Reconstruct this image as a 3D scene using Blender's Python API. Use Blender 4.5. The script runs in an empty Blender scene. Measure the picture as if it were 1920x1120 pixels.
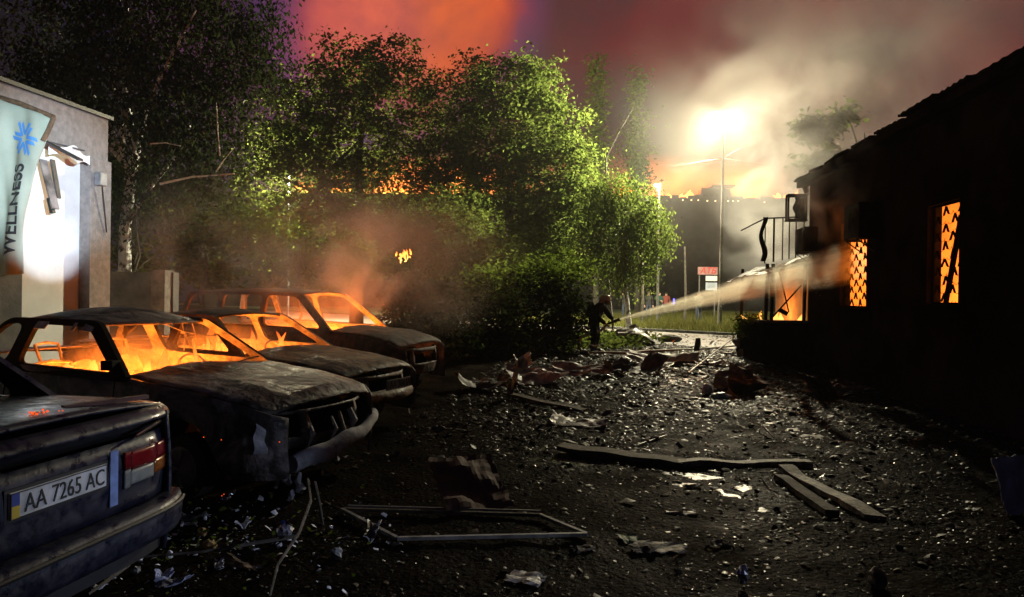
import bpy, bmesh, math, random
import numpy as np
from mathutils import Vector, Matrix, noise

R = math.radians
random.seed(7)
SC = bpy.context.scene
COL = SC.collection

# ------------------------------------------------------------------ camera
FPX = 1280.0                      # 24 mm lens, in pixels of the 1920 px wide photograph
YAW = math.atan2(174, FPX)        # the lane's direction is +Y; the camera looks a little left of it
ROLL = 0.0145
EYE = Vector((0, 0, 1.62))
PITCH = math.atan2(-7, FPX)
_f = Vector((-math.sin(YAW) * math.cos(PITCH), math.cos(YAW) * math.cos(PITCH), math.sin(PITCH)))
_r0 = Vector((math.cos(YAW), math.sin(YAW), 0))
_u0 = _r0.cross(_f)
CR = _r0 * math.cos(ROLL) + _u0 * math.sin(ROLL)
CU = _u0 * math.cos(ROLL) - _r0 * math.sin(ROLL)
cam_data = bpy.data.cameras.new("camera")
cam = bpy.data.objects.new("camera", cam_data)
COL.objects.link(cam)
m = Matrix((CR, CU, -_f)).transposed().to_4x4()
m.translation = EYE
cam.matrix_world = m
cam_data.sensor_width = 36.0
cam_data.lens = 36.0 * FPX / 1920.0
cam_data.clip_end = 2000
cam_data.clip_start = 0.05
SC.camera = cam


def ray(px, py):
    return _f + CR * ((px - 960) / FPX) + CU * ((560 - py) / FPX)


def at(px, py, d):
    """the point of the place that stands d metres in front of the photographer"""
    return EYE + ray(px, py) * d


def gnd(px, py, z=0.0):
    v = ray(px, py)
    return EYE + v * ((z - EYE.z) / v.z)


def cw(xc, zc, z=0.0):
    """camera-plan metres (right, forward) to world"""
    v = Vector((_f.x, _f.y, 0)).normalized()
    p = _r0 * xc + v * zc
    return Vector((p.x, p.y, z))


# ------------------------------------------------------------------ world: night sky behind fire-lit smoke
world = bpy.data.worlds.new("World")
SC.world = world
world.use_nodes = True
nt = world.node_tree
nt.nodes.clear()


def wn(t, **k):
    n = nt.nodes.new(t)
    for a, b in k.items():
        setattr(n, a, b)
    return n


def wl(a, b):
    nt.links.new(a, b)


tc = wn("ShaderNodeTexCoord")
nz = wn("ShaderNodeTexNoise")
nz.inputs["Scale"].default_value = 3.0
nz.inputs["Detail"].default_value = 6
nz.inputs["Roughness"].default_value = 0.5
nz.inputs["Distortion"].default_value = 0.45
wl(tc.outputs["Generated"], nz.inputs["Vector"])


nzb = wn("ShaderNodeTexNoise")
nzb.inputs["Scale"].default_value = 8.5
nzb.inputs["Detail"].default_value = 5
nzb.inputs["Distortion"].default_value = 0.3
wl(tc.outputs["Generated"], nzb.inputs["Vector"])
nmix = wn("ShaderNodeMix")
nmix.inputs["Factor"].default_value = 0.42
wl(nz.outputs["Fac"], nmix.inputs["A"]); wl(nzb.outputs["Fac"], nmix.inputs["B"])


def w_glow(direction, lo, hi, ramp, gain, bias):
    d = wn("ShaderNodeVectorMath", operation="DOT_PRODUCT")
    wl(tc.outputs["Generated"], d.inputs[0])
    d.inputs[1].default_value = direction
    mr = wn("ShaderNodeMapRange", interpolation_type="SMOOTHSTEP")
    mr.inputs["From Min"].default_value = math.cos(R(lo))
    mr.inputs["From Max"].default_value = math.cos(R(hi))
    wl(d.outputs["Value"], mr.inputs["Value"])
    a = wn("ShaderNodeMath", operation="MULTIPLY_ADD")
    wl(nmix.outputs["Result"], a.inputs[0])
    a.inputs[1].default_value = gain
    a.inputs[2].default_value = bias
    b = wn("ShaderNodeMath", operation="MULTIPLY", use_clamp=True)
    wl(mr.outputs["Result"], b.inputs[0])
    wl(a.outputs["Value"], b.inputs[1])
    cr = wn("ShaderNodeValToRGB")
    el = cr.color_ramp.elements
    while len(el) < len(ramp):
        el.new(0.5)
    for e, (p, c) in zip(el, ramp):
        e.position = p
        e.color = (*c, 1)
    wl(b.outputs["Value"], cr.inputs["Fac"])
    return cr.outputs["Color"]


sky_node = wn("ShaderNodeTexSky", sky_type="NISHITA", sun_disc=False)
sky_node.sun_elevation = R(-3)
sky_node.sun_rotation = R(160)
sky_s = wn("ShaderNodeVectorMath", operation="SCALE")
wl(sky_node.outputs["Color"], sky_s.inputs[0])
sky_s.inputs["Scale"].default_value = 0.02
g1 = w_glow(ray(755, 0).normalized(), 12.5, 0.5, [(0, (0, 0, 0)), (0.15, (0.022, 0.008, 0.036)), (0.36, (0.085, 0.017, 0.050)),
                                           (0.62, (0.25, 0.032, 0.018)), (1, (0.60, 0.090, 0.008))], 3.6, -0.98)
g2 = w_glow(ray(1430, 120).normalized(), 40, 2, [(0, (0, 0, 0)), (0.3, (0.028, 0.019, 0.015)), (0.6, (0.070, 0.030, 0.022)),
                                            (1, (0.135, 0.019, 0.013))], 2.6, -0.45)
g3 = w_glow(ray(500, 50).normalized(), 14, 1, [(0, (0, 0, 0)), (0.4, (0.014, 0.006, 0.030)), (1, (0.070, 0.013, 0.046))], 2.8, -0.55)
adp = wn("ShaderNodeVectorMath", operation="ADD")
wl(g1, adp.inputs[0]); wl(g3, adp.inputs[1])
ad = wn("ShaderNodeVectorMath", operation="ADD")
wl(adp.outputs[0], ad.inputs[0]); wl(g2, ad.inputs[1])
ad2 = wn("ShaderNodeVectorMath", operation="ADD")
wl(ad.outputs[0], ad2.inputs[0]); wl(sky_s.outputs[0], ad2.inputs[1])
ad3 = wn("ShaderNodeVectorMath", operation="ADD")
wl(ad2.outputs[0], ad3.inputs[0]); ad3.inputs[1].default_value = (0.0035, 0.003, 0.010)
bg = wn("ShaderNodeBackground")
wl(ad3.outputs[0], bg.inputs["Color"])
bg.inputs["Strength"].default_value = 1.0
wo = wn("ShaderNodeOutputWorld")
wl(bg.outputs[0], wo.inputs["Surface"])

SC.view_settings.view_transform = "Standard"
SC.view_settings.look = "None"
SC.view_settings.exposure = 0.0
SC.view_settings.gamma = 1.0
SC.view_settings.use_curve_mapping = False
SC.render.engine = "CYCLES"
cy = SC.cycles
cy.use_denoising = True
cy.max_bounces = 6
cy.diffuse_bounces = 3
cy.glossy_bounces = 3
cy.transmission_bounces = 4
cy.transparent_max_bounces = 12
cy.volume_bounces = 1
cy.sample_clamp_indirect = 4.0
cy.volume_max_steps = 128
cy.volume_step_rate = 2.0
cy.use_adaptive_sampling = True
cy.adaptive_threshold = 0.02
try:
    cy.denoiser = "OPENIMAGEDENOISE"
    cy.denoising_input_passes = "RGB_ALBEDO_NORMAL"
    cy.denoising_prefilter = "ACCURATE"
except Exception:
    pass


def lamp(kind, name, loc, power, color, radius=0.1, target=None, spot=None, blend=0.3):
    d = bpy.data.lights.new(name, kind)
    d.energy = power
    d.color = color
    d.shadow_soft_size = radius
    if spot:
        d.spot_size = R(spot)
        d.spot_blend = blend
    o = bpy.data.objects.new(name, d)
    o.location = loc
    if target is not None:
        o.rotation_euler = (Vector(target) - Vector(loc)).to_track_quat("-Z", "Y").to_euler()
    COL.objects.link(o)
    return o


# the headlamps of a vehicle parked behind the photographer: their beams hit the pale wall on the far left
HEAD = Vector((5.6, -5.4, 1.62))
COOL = (0.68, 0.84, 1.0)
lamp("SPOT", "headlamp_beam", HEAD, 26000, COOL, 0.05, at(94, 474, 11.0), 2.9, 0.6)
lamp("SPOT", "headlamp_beam", HEAD + Vector((0.5, 0.3, 0)), 15000, COOL, 0.05, at(110, 440, 11.0), 2.3, 0.8)
lamp("SPOT", "headlamp_beam", HEAD + Vector((0.9, 0.1, 0)), 42000, COOL, 0.05, at(84, 330, 11.0), 8.5, 0.9)
lamp("SPOT", "unseen_side_spot", (4.4, 4.4, 1.25), 680, (0.66, 0.75, 1.0), 0.10, (-2.2, 3.6, 0.40), 27, 1.0)  # unseen cool spot added beside the building, no headlamp; lights tail, nose and litter

# ------------------------------------------------------------------ materials
MATS = {}


def mat(name, col, rough=0.8, metal=0.0, var=0.0, scale=6.0, col2=None, bump=0.0, bscale=40.0, spec=0.5, rvar=0.0, coat=0.0,
        emit=None, estr=0.0, trans=0.0, detail=6, distort=0.0, lo=0.35, hi=0.65):
    if name in MATS:
        return MATS[name]
    m_ = bpy.data.materials.new(name)
    m_.use_nodes = True
    t = m_.node_tree
    b = t.nodes["Principled BSDF"]
    b.inputs["Base Color"].default_value = (*col, 1)
    b.inputs["Roughness"].default_value = rough
    b.inputs["Metallic"].default_value = metal
    b.inputs["Specular IOR Level"].default_value = spec
    b.inputs["Coat Weight"].default_value = coat
    tco = t.nodes.new("ShaderNodeTexCoord")
    if var or col2:
        n = t.nodes.new("ShaderNodeTexNoise")
        n.inputs["Scale"].default_value = scale
        n.inputs["Detail"].default_value = detail
        n.inputs["Roughness"].default_value = 0.62
        n.inputs["Distortion"].default_value = distort
        t.links.new(tco.outputs["Object"], n.inputs["Vector"])
        cr = t.nodes.new("ShaderNodeValToRGB")
        c2 = col2 if col2 else tuple(min(1, c * (1 + var)) for c in col)
        c1 = col if col2 else tuple(c * (1 - var) for c in col)
        cr.color_ramp.elements[0].position = lo
        cr.color_ramp.elements[1].position = hi
        cr.color_ramp.elements[0].color = (*c1, 1)
        cr.color_ramp.elements[1].color = (*c2, 1)
        t.links.new(n.outputs["Fac"], cr.inputs["Fac"])
        t.links.new(cr.outputs["Color"], b.inputs["Base Color"])
        if rvar:
            mr = t.nodes.new("ShaderNodeMapRange")
            mr.inputs["From Min"].default_value = 0.35
            mr.inputs["From Max"].default_value = 0.65
            mr.inputs["To Min"].default_value = max(0.05, rough - rvar)
            mr.inputs["To Max"].default_value = min(1, rough + rvar)
            t.links.new(n.outputs["Fac"], mr.inputs["Value"])
            t.links.new(mr.outputs["Result"], b.inputs["Roughness"])
    if bump:
        n2 = t.nodes.new("ShaderNodeTexNoise")
        n2.inputs["Scale"].default_value = bscale
        n2.inputs["Detail"].default_value = 5
        t.links.new(tco.outputs["Object"], n2.inputs["Vector"])
        bp = t.nodes.new("ShaderNodeBump")
        bp.inputs["Strength"].default_value = bump
        bp.inputs["Distance"].default_value = 0.02
        t.links.new(n2.outputs["Fac"], bp.inputs["Height"])
        t.links.new(bp.outputs["Normal"], b.inputs["Normal"])
    if emit:
        b.inputs["Emission Color"].default_value = (*emit, 1)
        b.inputs["Emission Strength"].default_value = estr
    if trans:
        b.inputs["Transmission Weight"].default_value = trans
    MATS[name] = m_
    return m_


def leaf_mat(name, c1, c2, tr=0.5):
    m_ = bpy.data.materials.new(name)
    m_.use_nodes = True
    t = m_.node_tree
    t.nodes.clear()
    g = t.nodes.new("ShaderNodeNewGeometry")
    cr = t.nodes.new("ShaderNodeValToRGB")
    cr.color_ramp.elements[0].color = (*c1, 1)
    cr.color_ramp.elements[1].color = (*c2, 1)
    t.links.new(g.outputs["Random Per Island"], cr.inputs["Fac"])
    d = t.nodes.new("ShaderNodeBsdfDiffuse")
    s = t.nodes.new("ShaderNodeBsdfTranslucent")
    mx = t.nodes.new("ShaderNodeMixShader")
    mx.inputs[0].default_value = tr
    t.links.new(cr.outputs["Color"], d.inputs["Color"])
    t.links.new(cr.outputs["Color"], s.inputs["Color"])
    t.links.new(d.outputs[0], mx.inputs[1])
    t.links.new(s.outputs[0], mx.inputs[2])
    o = t.nodes.new("ShaderNodeOutputMaterial")
    t.links.new(mx.outputs[0], o.inputs["Surface"])
    return m_


def flame_mat(name, strength, zlo, zhi):
    """flames: yellow at the bed, orange, then dark red tips that break up into nothing"""
    m_ = bpy.data.materials.new(name)
    m_.use_nodes = True
    t = m_.node_tree
    t.nodes.clear()
    tco = t.nodes.new("ShaderNodeTexCoord")
    sp = t.nodes.new("ShaderNodeSeparateXYZ")
    t.links.new(tco.outputs["Object"], sp.inputs[0])
    mr = t.nodes.new("ShaderNodeMapRange")
    mr.inputs["From Min"].default_value = zlo
    mr.inputs["From Max"].default_value = zhi
    t.links.new(sp.outputs["Z"], mr.inputs["Value"])
    n = t.nodes.new("ShaderNodeTexNoise")
    n.inputs["Scale"].default_value = 2.2 / max(0.3, zhi - zlo) * 1.6
    n.inputs["Detail"].default_value = 4
    t.links.new(tco.outputs["Object"], n.inputs["Vector"])
    ad_ = t.nodes.new("ShaderNodeMath"); ad_.operation = "MULTIPLY_ADD"
    t.links.new(n.outputs["Fac"], ad_.inputs[0]); ad_.inputs[1].default_value = 0.7; ad_.inputs[2].default_value = -0.35
    s2 = t.nodes.new("ShaderNodeMath"); s2.operation = "ADD"
    t.links.new(ad_.outputs[0], s2.inputs[0]); t.links.new(mr.outputs[0], s2.inputs[1])
    cr = t.nodes.new("ShaderNodeValToRGB")
    el = cr.color_ramp.elements
    el.new(0.5); el.new(0.75)
    for e, (p, c) in zip(el, [(0, (1.0, 0.55, 0.13)), (0.35, (1.0, 0.34, 0.05)), (0.65, (0.85, 0.16, 0.02)), (1, (0.35, 0.03, 0.005))]):
        e.position = p; e.color = (*c, 1)
    t.links.new(s2.outputs[0], cr.inputs[0])
    em = t.nodes.new("ShaderNodeEmission")
    em.inputs["Strength"].default_value = strength
    t.links.new(cr.outputs[0], em.inputs["Color"])
    tr = t.nodes.new("ShaderNodeBsdfTransparent")
    al = t.nodes.new("ShaderNodeMapRange")
    al.inputs["From Min"].default_value = 0.55; al.inputs["From Max"].default_value = 1.0
    al.inputs["To Min"].default_value = 0.1; al.inputs["To Max"].default_value = 1.0
    t.links.new(s2.outputs[0], al.inputs["Value"])
    mx = t.nodes.new("ShaderNodeMixShader")
    t.links.new(al.outputs[0], mx.inputs[0])
    t.links.new(em.outputs[0], mx.inputs[1]); t.links.new(tr.outputs[0], mx.inputs[2])
    o = t.nodes.new("ShaderNodeOutputMaterial")
    t.links.new(mx.outputs[0], o.inputs["Surface"])
    m_.cycles.emission_sampling = "NONE"
    return m_


def volume_mat(name, density, color=(0.8, 0.8, 0.8), aniso=0.2, scale=1.0, lo=0.45, hi=0.75, shape="ball", detail=4, distort=0.8, absorb=None):
    """smoke: cloudy scattering; density falls off to nothing before the domain's faces"""
    m_ = bpy.data.materials.new(name)
    m_.use_nodes = True
    t = m_.node_tree
    t.nodes.clear()
    o = t.nodes.new("ShaderNodeOutputMaterial")
    pv = t.nodes.new("ShaderNodeVolumePrincipled")
    pv.inputs["Color"].default_value = (*color, 1)
    pv.inputs["Anisotropy"].default_value = aniso
    pv.inputs["Density"].default_value = density
    if absorb:
        pv.inputs["Absorption Color"].default_value = (*absorb, 1)
    t.links.new(pv.outputs[0], o.inputs["Volume"])
    tco = t.nodes.new("ShaderNodeTexCoord")
    n = t.nodes.new("ShaderNodeTexNoise")
    n.inputs["Scale"].default_value = scale
    n.inputs["Detail"].default_value = detail
    n.inputs["Distortion"].default_value = distort
    t.links.new(tco.outputs["Object"], n.inputs["Vector"])
    mr = t.nodes.new("ShaderNodeMapRange"); mr.interpolation_type = "SMOOTHSTEP"
    mr.inputs["From Min"].default_value = lo; mr.inputs["From Max"].default_value = hi
    t.links.new(n.outputs["Fac"], mr.inputs["Value"])
    sub = t.nodes.new("ShaderNodeVectorMath"); sub.operation = "SUBTRACT"
    t.links.new(tco.outputs["Generated"], sub.inputs[0]); sub.inputs[1].default_value = (0.5, 0.5, 0.5)
    ln = t.nodes.new("ShaderNodeVectorMath"); ln.operation = "LENGTH"
    t.links.new(sub.outputs[0], ln.inputs[0])
    fo = t.nodes.new("ShaderNodeMapRange"); fo.interpolation_type = "SMOOTHSTEP"
    fo.inputs["From Min"].default_value = 0.5; fo.inputs["From Max"].default_value = 0.12
    t.links.new(ln.outputs["Value"], fo.inputs["Value"])
    a = t.nodes.new("ShaderNodeMath"); a.operation = "MULTIPLY"
    t.links.new(mr.outputs[0], a.inputs[0]); t.links.new(fo.outputs[0], a.inputs[1])
    b = t.nodes.new("ShaderNodeMath"); b.operation = "MULTIPLY"
    t.links.new(a.outputs[0], b.inputs[0]); b.inputs[1].default_value = density
    t.links.new(b.outputs[0], pv.inputs["Density"])
    return m_


M = {}
M["wet_ground"] = mat("wet_ground", (0.003, 0.0028, 0.0025), 0.58, col2=(0.016, 0.012, 0.008), scale=1.3, rvar=0.2, bump=1.0, bscale=26, detail=10, spec=.004)
M["lawn"] = mat("lawn", (0.03, 0.05, 0.015), 0.9, col2=(0.08, 0.10, 0.03), scale=0.8, bump=0.5, bscale=12)
M["asphalt"] = mat("asphalt", (0.05, 0.047, 0.043), 0.6, col2=(0.13, 0.12, 0.10), scale=2.0, bump=0.5, bscale=30, detail=9)
M["concrete"] = mat("concrete", (0.07, 0.068, 0.066), 0.85, var=0.35, scale=3, bump=0.4, bscale=30)
M["pale_plaster"] = mat("pale_plaster", (0.62, 0.63, 0.62), 0.85, var=0.10, scale=2.2, bump=0.15, bscale=50)
M["fascia"] = mat("fascia", (0.20, 0.18, 0.17), 0.9, var=0.22, scale=9, bump=0.6, bscale=35)
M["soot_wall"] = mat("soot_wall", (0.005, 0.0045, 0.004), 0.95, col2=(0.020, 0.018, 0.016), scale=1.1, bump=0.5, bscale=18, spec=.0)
M["room_plaster"] = mat("room_plaster", (0.62, 0.55, 0.48), 0.95, var=0.35, scale=1.3)
M["black_metal"] = mat("black_metal", (0.015, 0.014, 0.013), 0.55, var=0.4, scale=10)
M["grille_black"] = mat("grille_black", (0.004, 0.004, 0.004), 0.9, var=0.3, scale=10, spec=.0)
M["sign_pink"] = mat("sign_pink", (0.30, 0.16, 0.15), 0.6, var=.2, scale=4)
M["grey_metal"] = mat("grey_metal", (0.22, 0.22, 0.22), 0.45, metal=0.7, var=0.3, scale=12)
M["sheet_metal"] = mat("sheet_metal", (0.06, 0.055, 0.05), 0.5, metal=0.0, col2=(0.30, 0.27, 0.25), scale=3.5, rvar=0.15, bump=0.2, bscale=25)
M["dark_sheet"] = mat("dark_sheet", (0.02, 0.018, 0.016), 0.6, col2=(0.09, 0.08, 0.075), scale=5, spec=.3)
M["rust_board"] = mat("rust_board", (0.07, 0.025, 0.015), 0.8, col2=(0.16, 0.07, 0.05), scale=5)
M["wood"] = mat("wood", (0.02, 0.016, 0.013), 0.75, col2=(0.10, 0.08, 0.065), scale=7, bump=0.3, bscale=30, spec=.1)
M["pale_wood"] = mat("pale_wood", (0.05, 0.04, 0.03), 0.7, col2=(0.33, 0.28, 0.20), scale=9, lo=.42, hi=.6, bump=0.3, bscale=25)
M["white_plastic"] = mat("white_plastic", (0.06, 0.06, 0.057), 0.6, col2=(0.30, 0.30, 0.285), scale=8)
M["grey_plastic"] = mat("grey_plastic", (0.16, 0.16, 0.17), 0.5, var=0.3, scale=9)
M["paper"] = mat("paper", (0.65, 0.66, 0.70), 0.8, var=0.15, scale=9)
M["blue_cloth"] = mat("blue_cloth", (0.30, 0.33, 0.47), 0.9, var=0.25, scale=9)
M["yellow_leaf"] = mat("yellow_leaf", (0.34, 0.22, 0.08), 0.8, var=0.35, scale=20)
M["green_leaf"] = mat("green_leaf", (0.10, 0.16, 0.08), 0.7, var=0.4, scale=20)
M["brown_scrap"] = mat("brown_scrap", (0.10, 0.06, 0.03), 0.8, var=0.5, scale=14)
M["foil"] = mat("foil", (0.6, 0.62, 0.70), 0.22, metal=0.8, var=0.2, scale=9)
M["cyan_plastic"] = mat("cyan_plastic", (0.18, 0.38, 0.42), 0.4, var=0.3, scale=9)
M["blue_print"] = mat("blue_print", (0.03, 0.07, 0.45), 0.6)
M["rubble"] = mat("rubble", (0.05, 0.045, 0.04), 0.85, col2=(0.17, 0.15, 0.13), scale=6, bump=0.5, bscale=20)
M["bark"] = mat("bark", (0.03, 0.025, 0.02), 0.9, col2=(0.09, 0.075, 0.06), scale=9, bump=0.6, bscale=20)
M["birch_bark"] = mat("birch_bark", (0.08, 0.075, 0.07), 0.8, col2=(0.62, 0.62, 0.62), scale=5, lo=0.38, hi=0.5, bump=0.3, bscale=20)
# burnt car bodies
M["burnt_grey"] = mat("burnt_grey", (0.03, 0.026, 0.026), 0.66, col2=(0.30, 0.25, 0.25), scale=2.6, detail=12, rvar=0.2, bump=0.9, bscale=14, distort=1.0, lo=.43, hi=.60)
M["burnt_tan"] = mat("burnt_tan", (0.03, 0.022, 0.018), 0.70, col2=(0.30, 0.21, 0.13), scale=2.8, detail=12, rvar=0.18, bump=0.8, bscale=14, distort=0.9, lo=.43, hi=.60)
M["burnt_rust"] = mat("burnt_rust", (0.025, 0.018, 0.014), 0.78, col2=(0.17, 0.10, 0.06), scale=3.0, detail=12, rvar=0.15, bump=0.8, bscale=14, distort=0.9, lo=.43, hi=.62)
M["char_black"] = mat("char_black", (0.008, 0.008, 0.008), 0.75, var=0.5, scale=8, spec=.15)
M["ash"] = mat("ash", (0.14, 0.12, 0.10), 0.95, col2=(0.66, 0.61, 0.54), scale=6, detail=8, bump=0.35, bscale=40)
M["ash_and_lit_white"] = mat("ash_and_lit_white", (0.28, 0.29, 0.33), 0.9, col2=(0.62, 0.64, 0.70), scale=9, bump=0.3, bscale=40)  # real ash, and painted light on the fender corner and roof edge
M["blue_paint"] = mat("blue_paint", (0.006, 0.008, 0.022), 0.42, metal=0.2, col2=(0.030, 0.032, 0.052), scale=13, coat=0.15, rvar=0.2, bump=.12, bscale=40, detail=12, distort=.2, lo=.30, hi=.85)
M["blue_strip"] = mat("blue_strip", (0.16, 0.24, 0.50), 0.4, var=0.25, scale=12)
M["black_trim"] = mat("black_trim", (0.012, 0.012, 0.014), 0.5, var=0.3, scale=12)
M["chrome"] = mat("chrome", (0.6, 0.6, 0.62), 0.2, metal=1.0)
M["lens_red"] = mat("lens_red", (0.13, 0.004, 0.008), 0.2, var=0.2, scale=12, coat=0.5)
M["lens_amber"] = mat("lens_amber", (0.18, 0.05, 0.008), 0.2, var=0.2, scale=12, coat=0.5)
M["lens_white"] = mat("lens_white", (0.19, 0.20, 0.19), 0.25, var=0.2, scale=12, coat=0.5)
M["plate_white"] = mat("plate_white", (0.40, 0.40, 0.39), 0.5, col2=(0.64, 0.65, 0.66), detail=10, scale=7)
M["plate_black"] = mat("plate_black", (0.012, 0.012, 0.014), 0.5)
M["plate_yellow"] = mat("plate_yellow", (0.55, 0.40, 0.03), 0.5)
M["plate_blue"] = mat("plate_blue", (0.02, 0.05, 0.30), 0.5)
M["tyre"] = mat("tyre", (0.012, 0.012, 0.012), 0.8, var=0.3, scale=14)
# people
M["turnout"] = mat("turnout", (0.007, 0.007, 0.009), 0.9, var=0.4, scale=14, spec=.05)
M["helmet"] = mat("helmet", (0.30, 0.31, 0.22), 0.35, var=0.15, scale=9)
M["reflective"] = mat("reflective", (0.62, 0.62, 0.62), 0.5)
M["skin"] = mat("skin", (0.42, 0.26, 0.19), 0.6)
M["hair"] = mat("hair", (0.02, 0.015, 0.012), 0.7)
M["hose"] = mat("hose", (0.30, 0.27, 0.22), 0.7, var=0.3, scale=12)
M["flag_cloth"] = mat("flag_cloth", (0.28, 0.32, 0.25), 0.8, var=0.10, scale=2)
M["flag_blue"] = mat("flag_blue", (0.055, 0.21, 0.50), 0.75)
M["flag_black"] = mat("flag_black", (0.015, 0.015, 0.018), 0.75)
M["sign_red"] = mat("sign_red", (0.42, 0.03, 0.03), 0.5)
M["sign_white"] = mat("sign_white", (0.65, 0.62, 0.62), 0.5)
M["sign_blue_grey"] = mat("sign_blue_grey", (0.40, 0.45, 0.55), 0.5)
M["ember"] = mat("ember", (0.05, 0.01, 0.0), 0.9, emit=(1.0, 0.10, 0.01), estr=1.2)
M["bulb"] = mat("bulb", (1, 1, 1), 0.5, emit=(1.0, 0.95, 0.78), estr=60.0)
M["bulb"].cycles.emission_sampling = "NONE"
M["roof_spark"] = mat("roof_spark", (0.1, 0.05, 0.0), 0.5, emit=(1.0, 0.62, 0.30), estr=5.0)
M["blue_beacon"] = mat("blue_beacon", (0.0, 0.0, 0.1), 0.5, emit=(0.12, 0.10, 1.0), estr=4.0)
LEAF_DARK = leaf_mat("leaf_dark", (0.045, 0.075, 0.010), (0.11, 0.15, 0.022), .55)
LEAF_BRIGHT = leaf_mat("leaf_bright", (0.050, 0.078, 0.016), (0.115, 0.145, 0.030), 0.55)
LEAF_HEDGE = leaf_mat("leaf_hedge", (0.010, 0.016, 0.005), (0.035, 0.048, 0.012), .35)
LEAF_BIRCH = leaf_mat("leaf_birch", (0.020, 0.030, 0.012), (0.05, 0.065, 0.022), 0.4)
GRASS = leaf_mat("grass_blade", (0.07, 0.085, 0.02), (0.16, 0.15, 0.045), 0.45)


# ------------------------------------------------------------------ helpers
def link(o, parent=None):
    COL.objects.link(o)
    if parent is not None:
        o.parent = parent
    return o


def tag(o, label=None, cat=None, group=None, kind=None):
    if label: o["label"] = label
    if cat: o["category"] = cat
    if group: o["group"] = group
    if kind: o["kind"] = kind
    return o


def thing(name, label, cat, loc=(0, 0, 0), rz=0.0, group=None):
    o = bpy.data.objects.new(name, None)
    o.location = loc
    o.rotation_euler = (0, 0, rz)
    o.empty_display_size = 0.2
    link(o)
    return tag(o, label, cat, group)


class MB:
    def __init__(s):
        s.v, s.f, s.m = [], [], []

    def add(s, vs, fs, mi=0):
        k = len(s.v)
        s.v += [tuple(x) for x in vs]
        s.f += [tuple(i + k for i in f) for f in fs]
        s.m += [mi] * len(fs)

    def box(s, c, size, rot=None, mi=0, taper=1.0):
        hx, hy, hz = size[0] / 2, size[1] / 2, size[2] / 2
        vs = [Vector((x * (taper if z > 0 else 1), y * (taper if z > 0 else 1), z)) for z in (-hz, hz) for x, y in ((-hx, -hy), (hx, -hy), (hx, hy), (-hx, hy))]
        if rot is not None:
            vs = [rot @ v for v in vs]
        c = Vector(c)
        s.add([v + c for v in vs], [(0, 3, 2, 1), (4, 5, 6, 7), (0, 1, 5, 4), (1, 2, 6, 5), (2, 3, 7, 6), (3, 0, 4, 7)], mi)
        return s

    def bar(s, a, b, w, h=None, mi=0):
        a, b = Vector(a), Vector(b)
        d = b - a
        s.box((a + b) / 2, (w, h or w, d.length), d.to_track_quat("Z", "Y").to_matrix(), mi)
        return s

    def tube(s, pts, rad, n=8, mi=0, cap=True):
        pts = [Vector(p) for p in pts]
        if not hasattr(rad, "__len__"):
            rad = [rad] * len(pts)
        vs, fs = [], []
        prev = None
        for i, p in enumerate(pts):
            d = (pts[min(i + 1, len(pts) - 1)] - pts[max(i - 1, 0)]).normalized()
            if prev is None:
                u = d.orthogonal().normalized()
            else:
                u = (prev - d * prev.dot(d))
                u = u.normalized() if u.length > 1e-6 else d.orthogonal().normalized()
            prev = u
            w = d.cross(u)
            for k in range(n):
                a = 2 * math.pi * k / n
                vs.append(p + (u * math.cos(a) + w * math.sin(a)) * rad[i])
        for i in range(len(pts) - 1):
            for k in range(n):
                fs.append((i * n + k, i * n + (k + 1) % n, (i + 1) * n + (k + 1) % n, (i + 1) * n + k))
        if cap:
            fs.append(tuple(range(n))[::-1])
            fs.append(tuple((len(pts) - 1) * n + k for k in range(n)))
        s.add(vs, fs, mi)
        return s

    def grid(s, fn, nu, nv, mi=0, keep=None):
        vs = [fn(i / nu, j / nv) for i in range(nu + 1) for j in range(nv + 1)]
        fs = []
        for i in range(nu):
            for j in range(nv):
                if keep and not keep((i + .5) / nu, (j + .5) / nv):
                    continue
                fs.append((i * (nv + 1) + j, (i + 1) * (nv + 1) + j, (i + 1) * (nv + 1) + j + 1, i * (nv + 1) + j + 1))
        s.add(vs, fs, mi)
        return s

    def ball(s, c, r, nu=8, nv=6, mi=0):
        rx, ry, rz = (r if hasattr(r, "__len__") else (r, r, r))
        vs, fs = [], []
        c = Vector(c)
        for j in range(nv + 1):
            th = math.pi * j / nv
            for i in range(nu):
                ph = 2 * math.pi * i / nu
                vs.append(c + Vector((rx * math.sin(th) * math.cos(ph), ry * math.sin(th) * math.sin(ph), rz * math.cos(th))))
        for j in range(nv):
            for i in range(nu):
                fs.append((j * nu + i, j * nu + (i + 1) % nu, (j + 1) * nu + (i + 1) % nu, (j + 1) * nu + i))
        s.add(vs, fs, mi)
        return s

    def build(s, name, mats, parent=None, smooth=False, solid=0.0, bevel=0.0, inner=False, loc=None):
        me = bpy.data.meshes.new(name)
        me.from_pydata(s.v, [], s.f)
        if not isinstance(mats, (list, tuple)):
            mats = [mats]
        for x in mats:
            me.materials.append(M[x] if isinstance(x, str) else x)
        me.polygons.foreach_set("material_index", s.m)
        if smooth:
            me.polygons.foreach_set("use_smooth", [True] * len(me.polygons))
        bm = bmesh.new(); bm.from_mesh(me)
        bmesh.ops.remove_doubles(bm, verts=bm.verts, dist=1e-5)
        bmesh.ops.recalc_face_normals(bm, faces=bm.faces)
        bm.to_mesh(me); bm.free()
        me.update()
        o = bpy.data.objects.new(name, me)
        if loc is not None:
            o.location = loc
        link(o, parent)
        if solid:
            md = o.modifiers.new("solid", "SOLIDIFY")
            md.thickness = solid
            md.offset = 0
            if inner:
                md.material_offset = 1
        if bevel:
            md = o.modifiers.new("bevel", "BEVEL")
            md.width = bevel
            md.segments = 2
            md.limit_method = "ANGLE"
        return o


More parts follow.
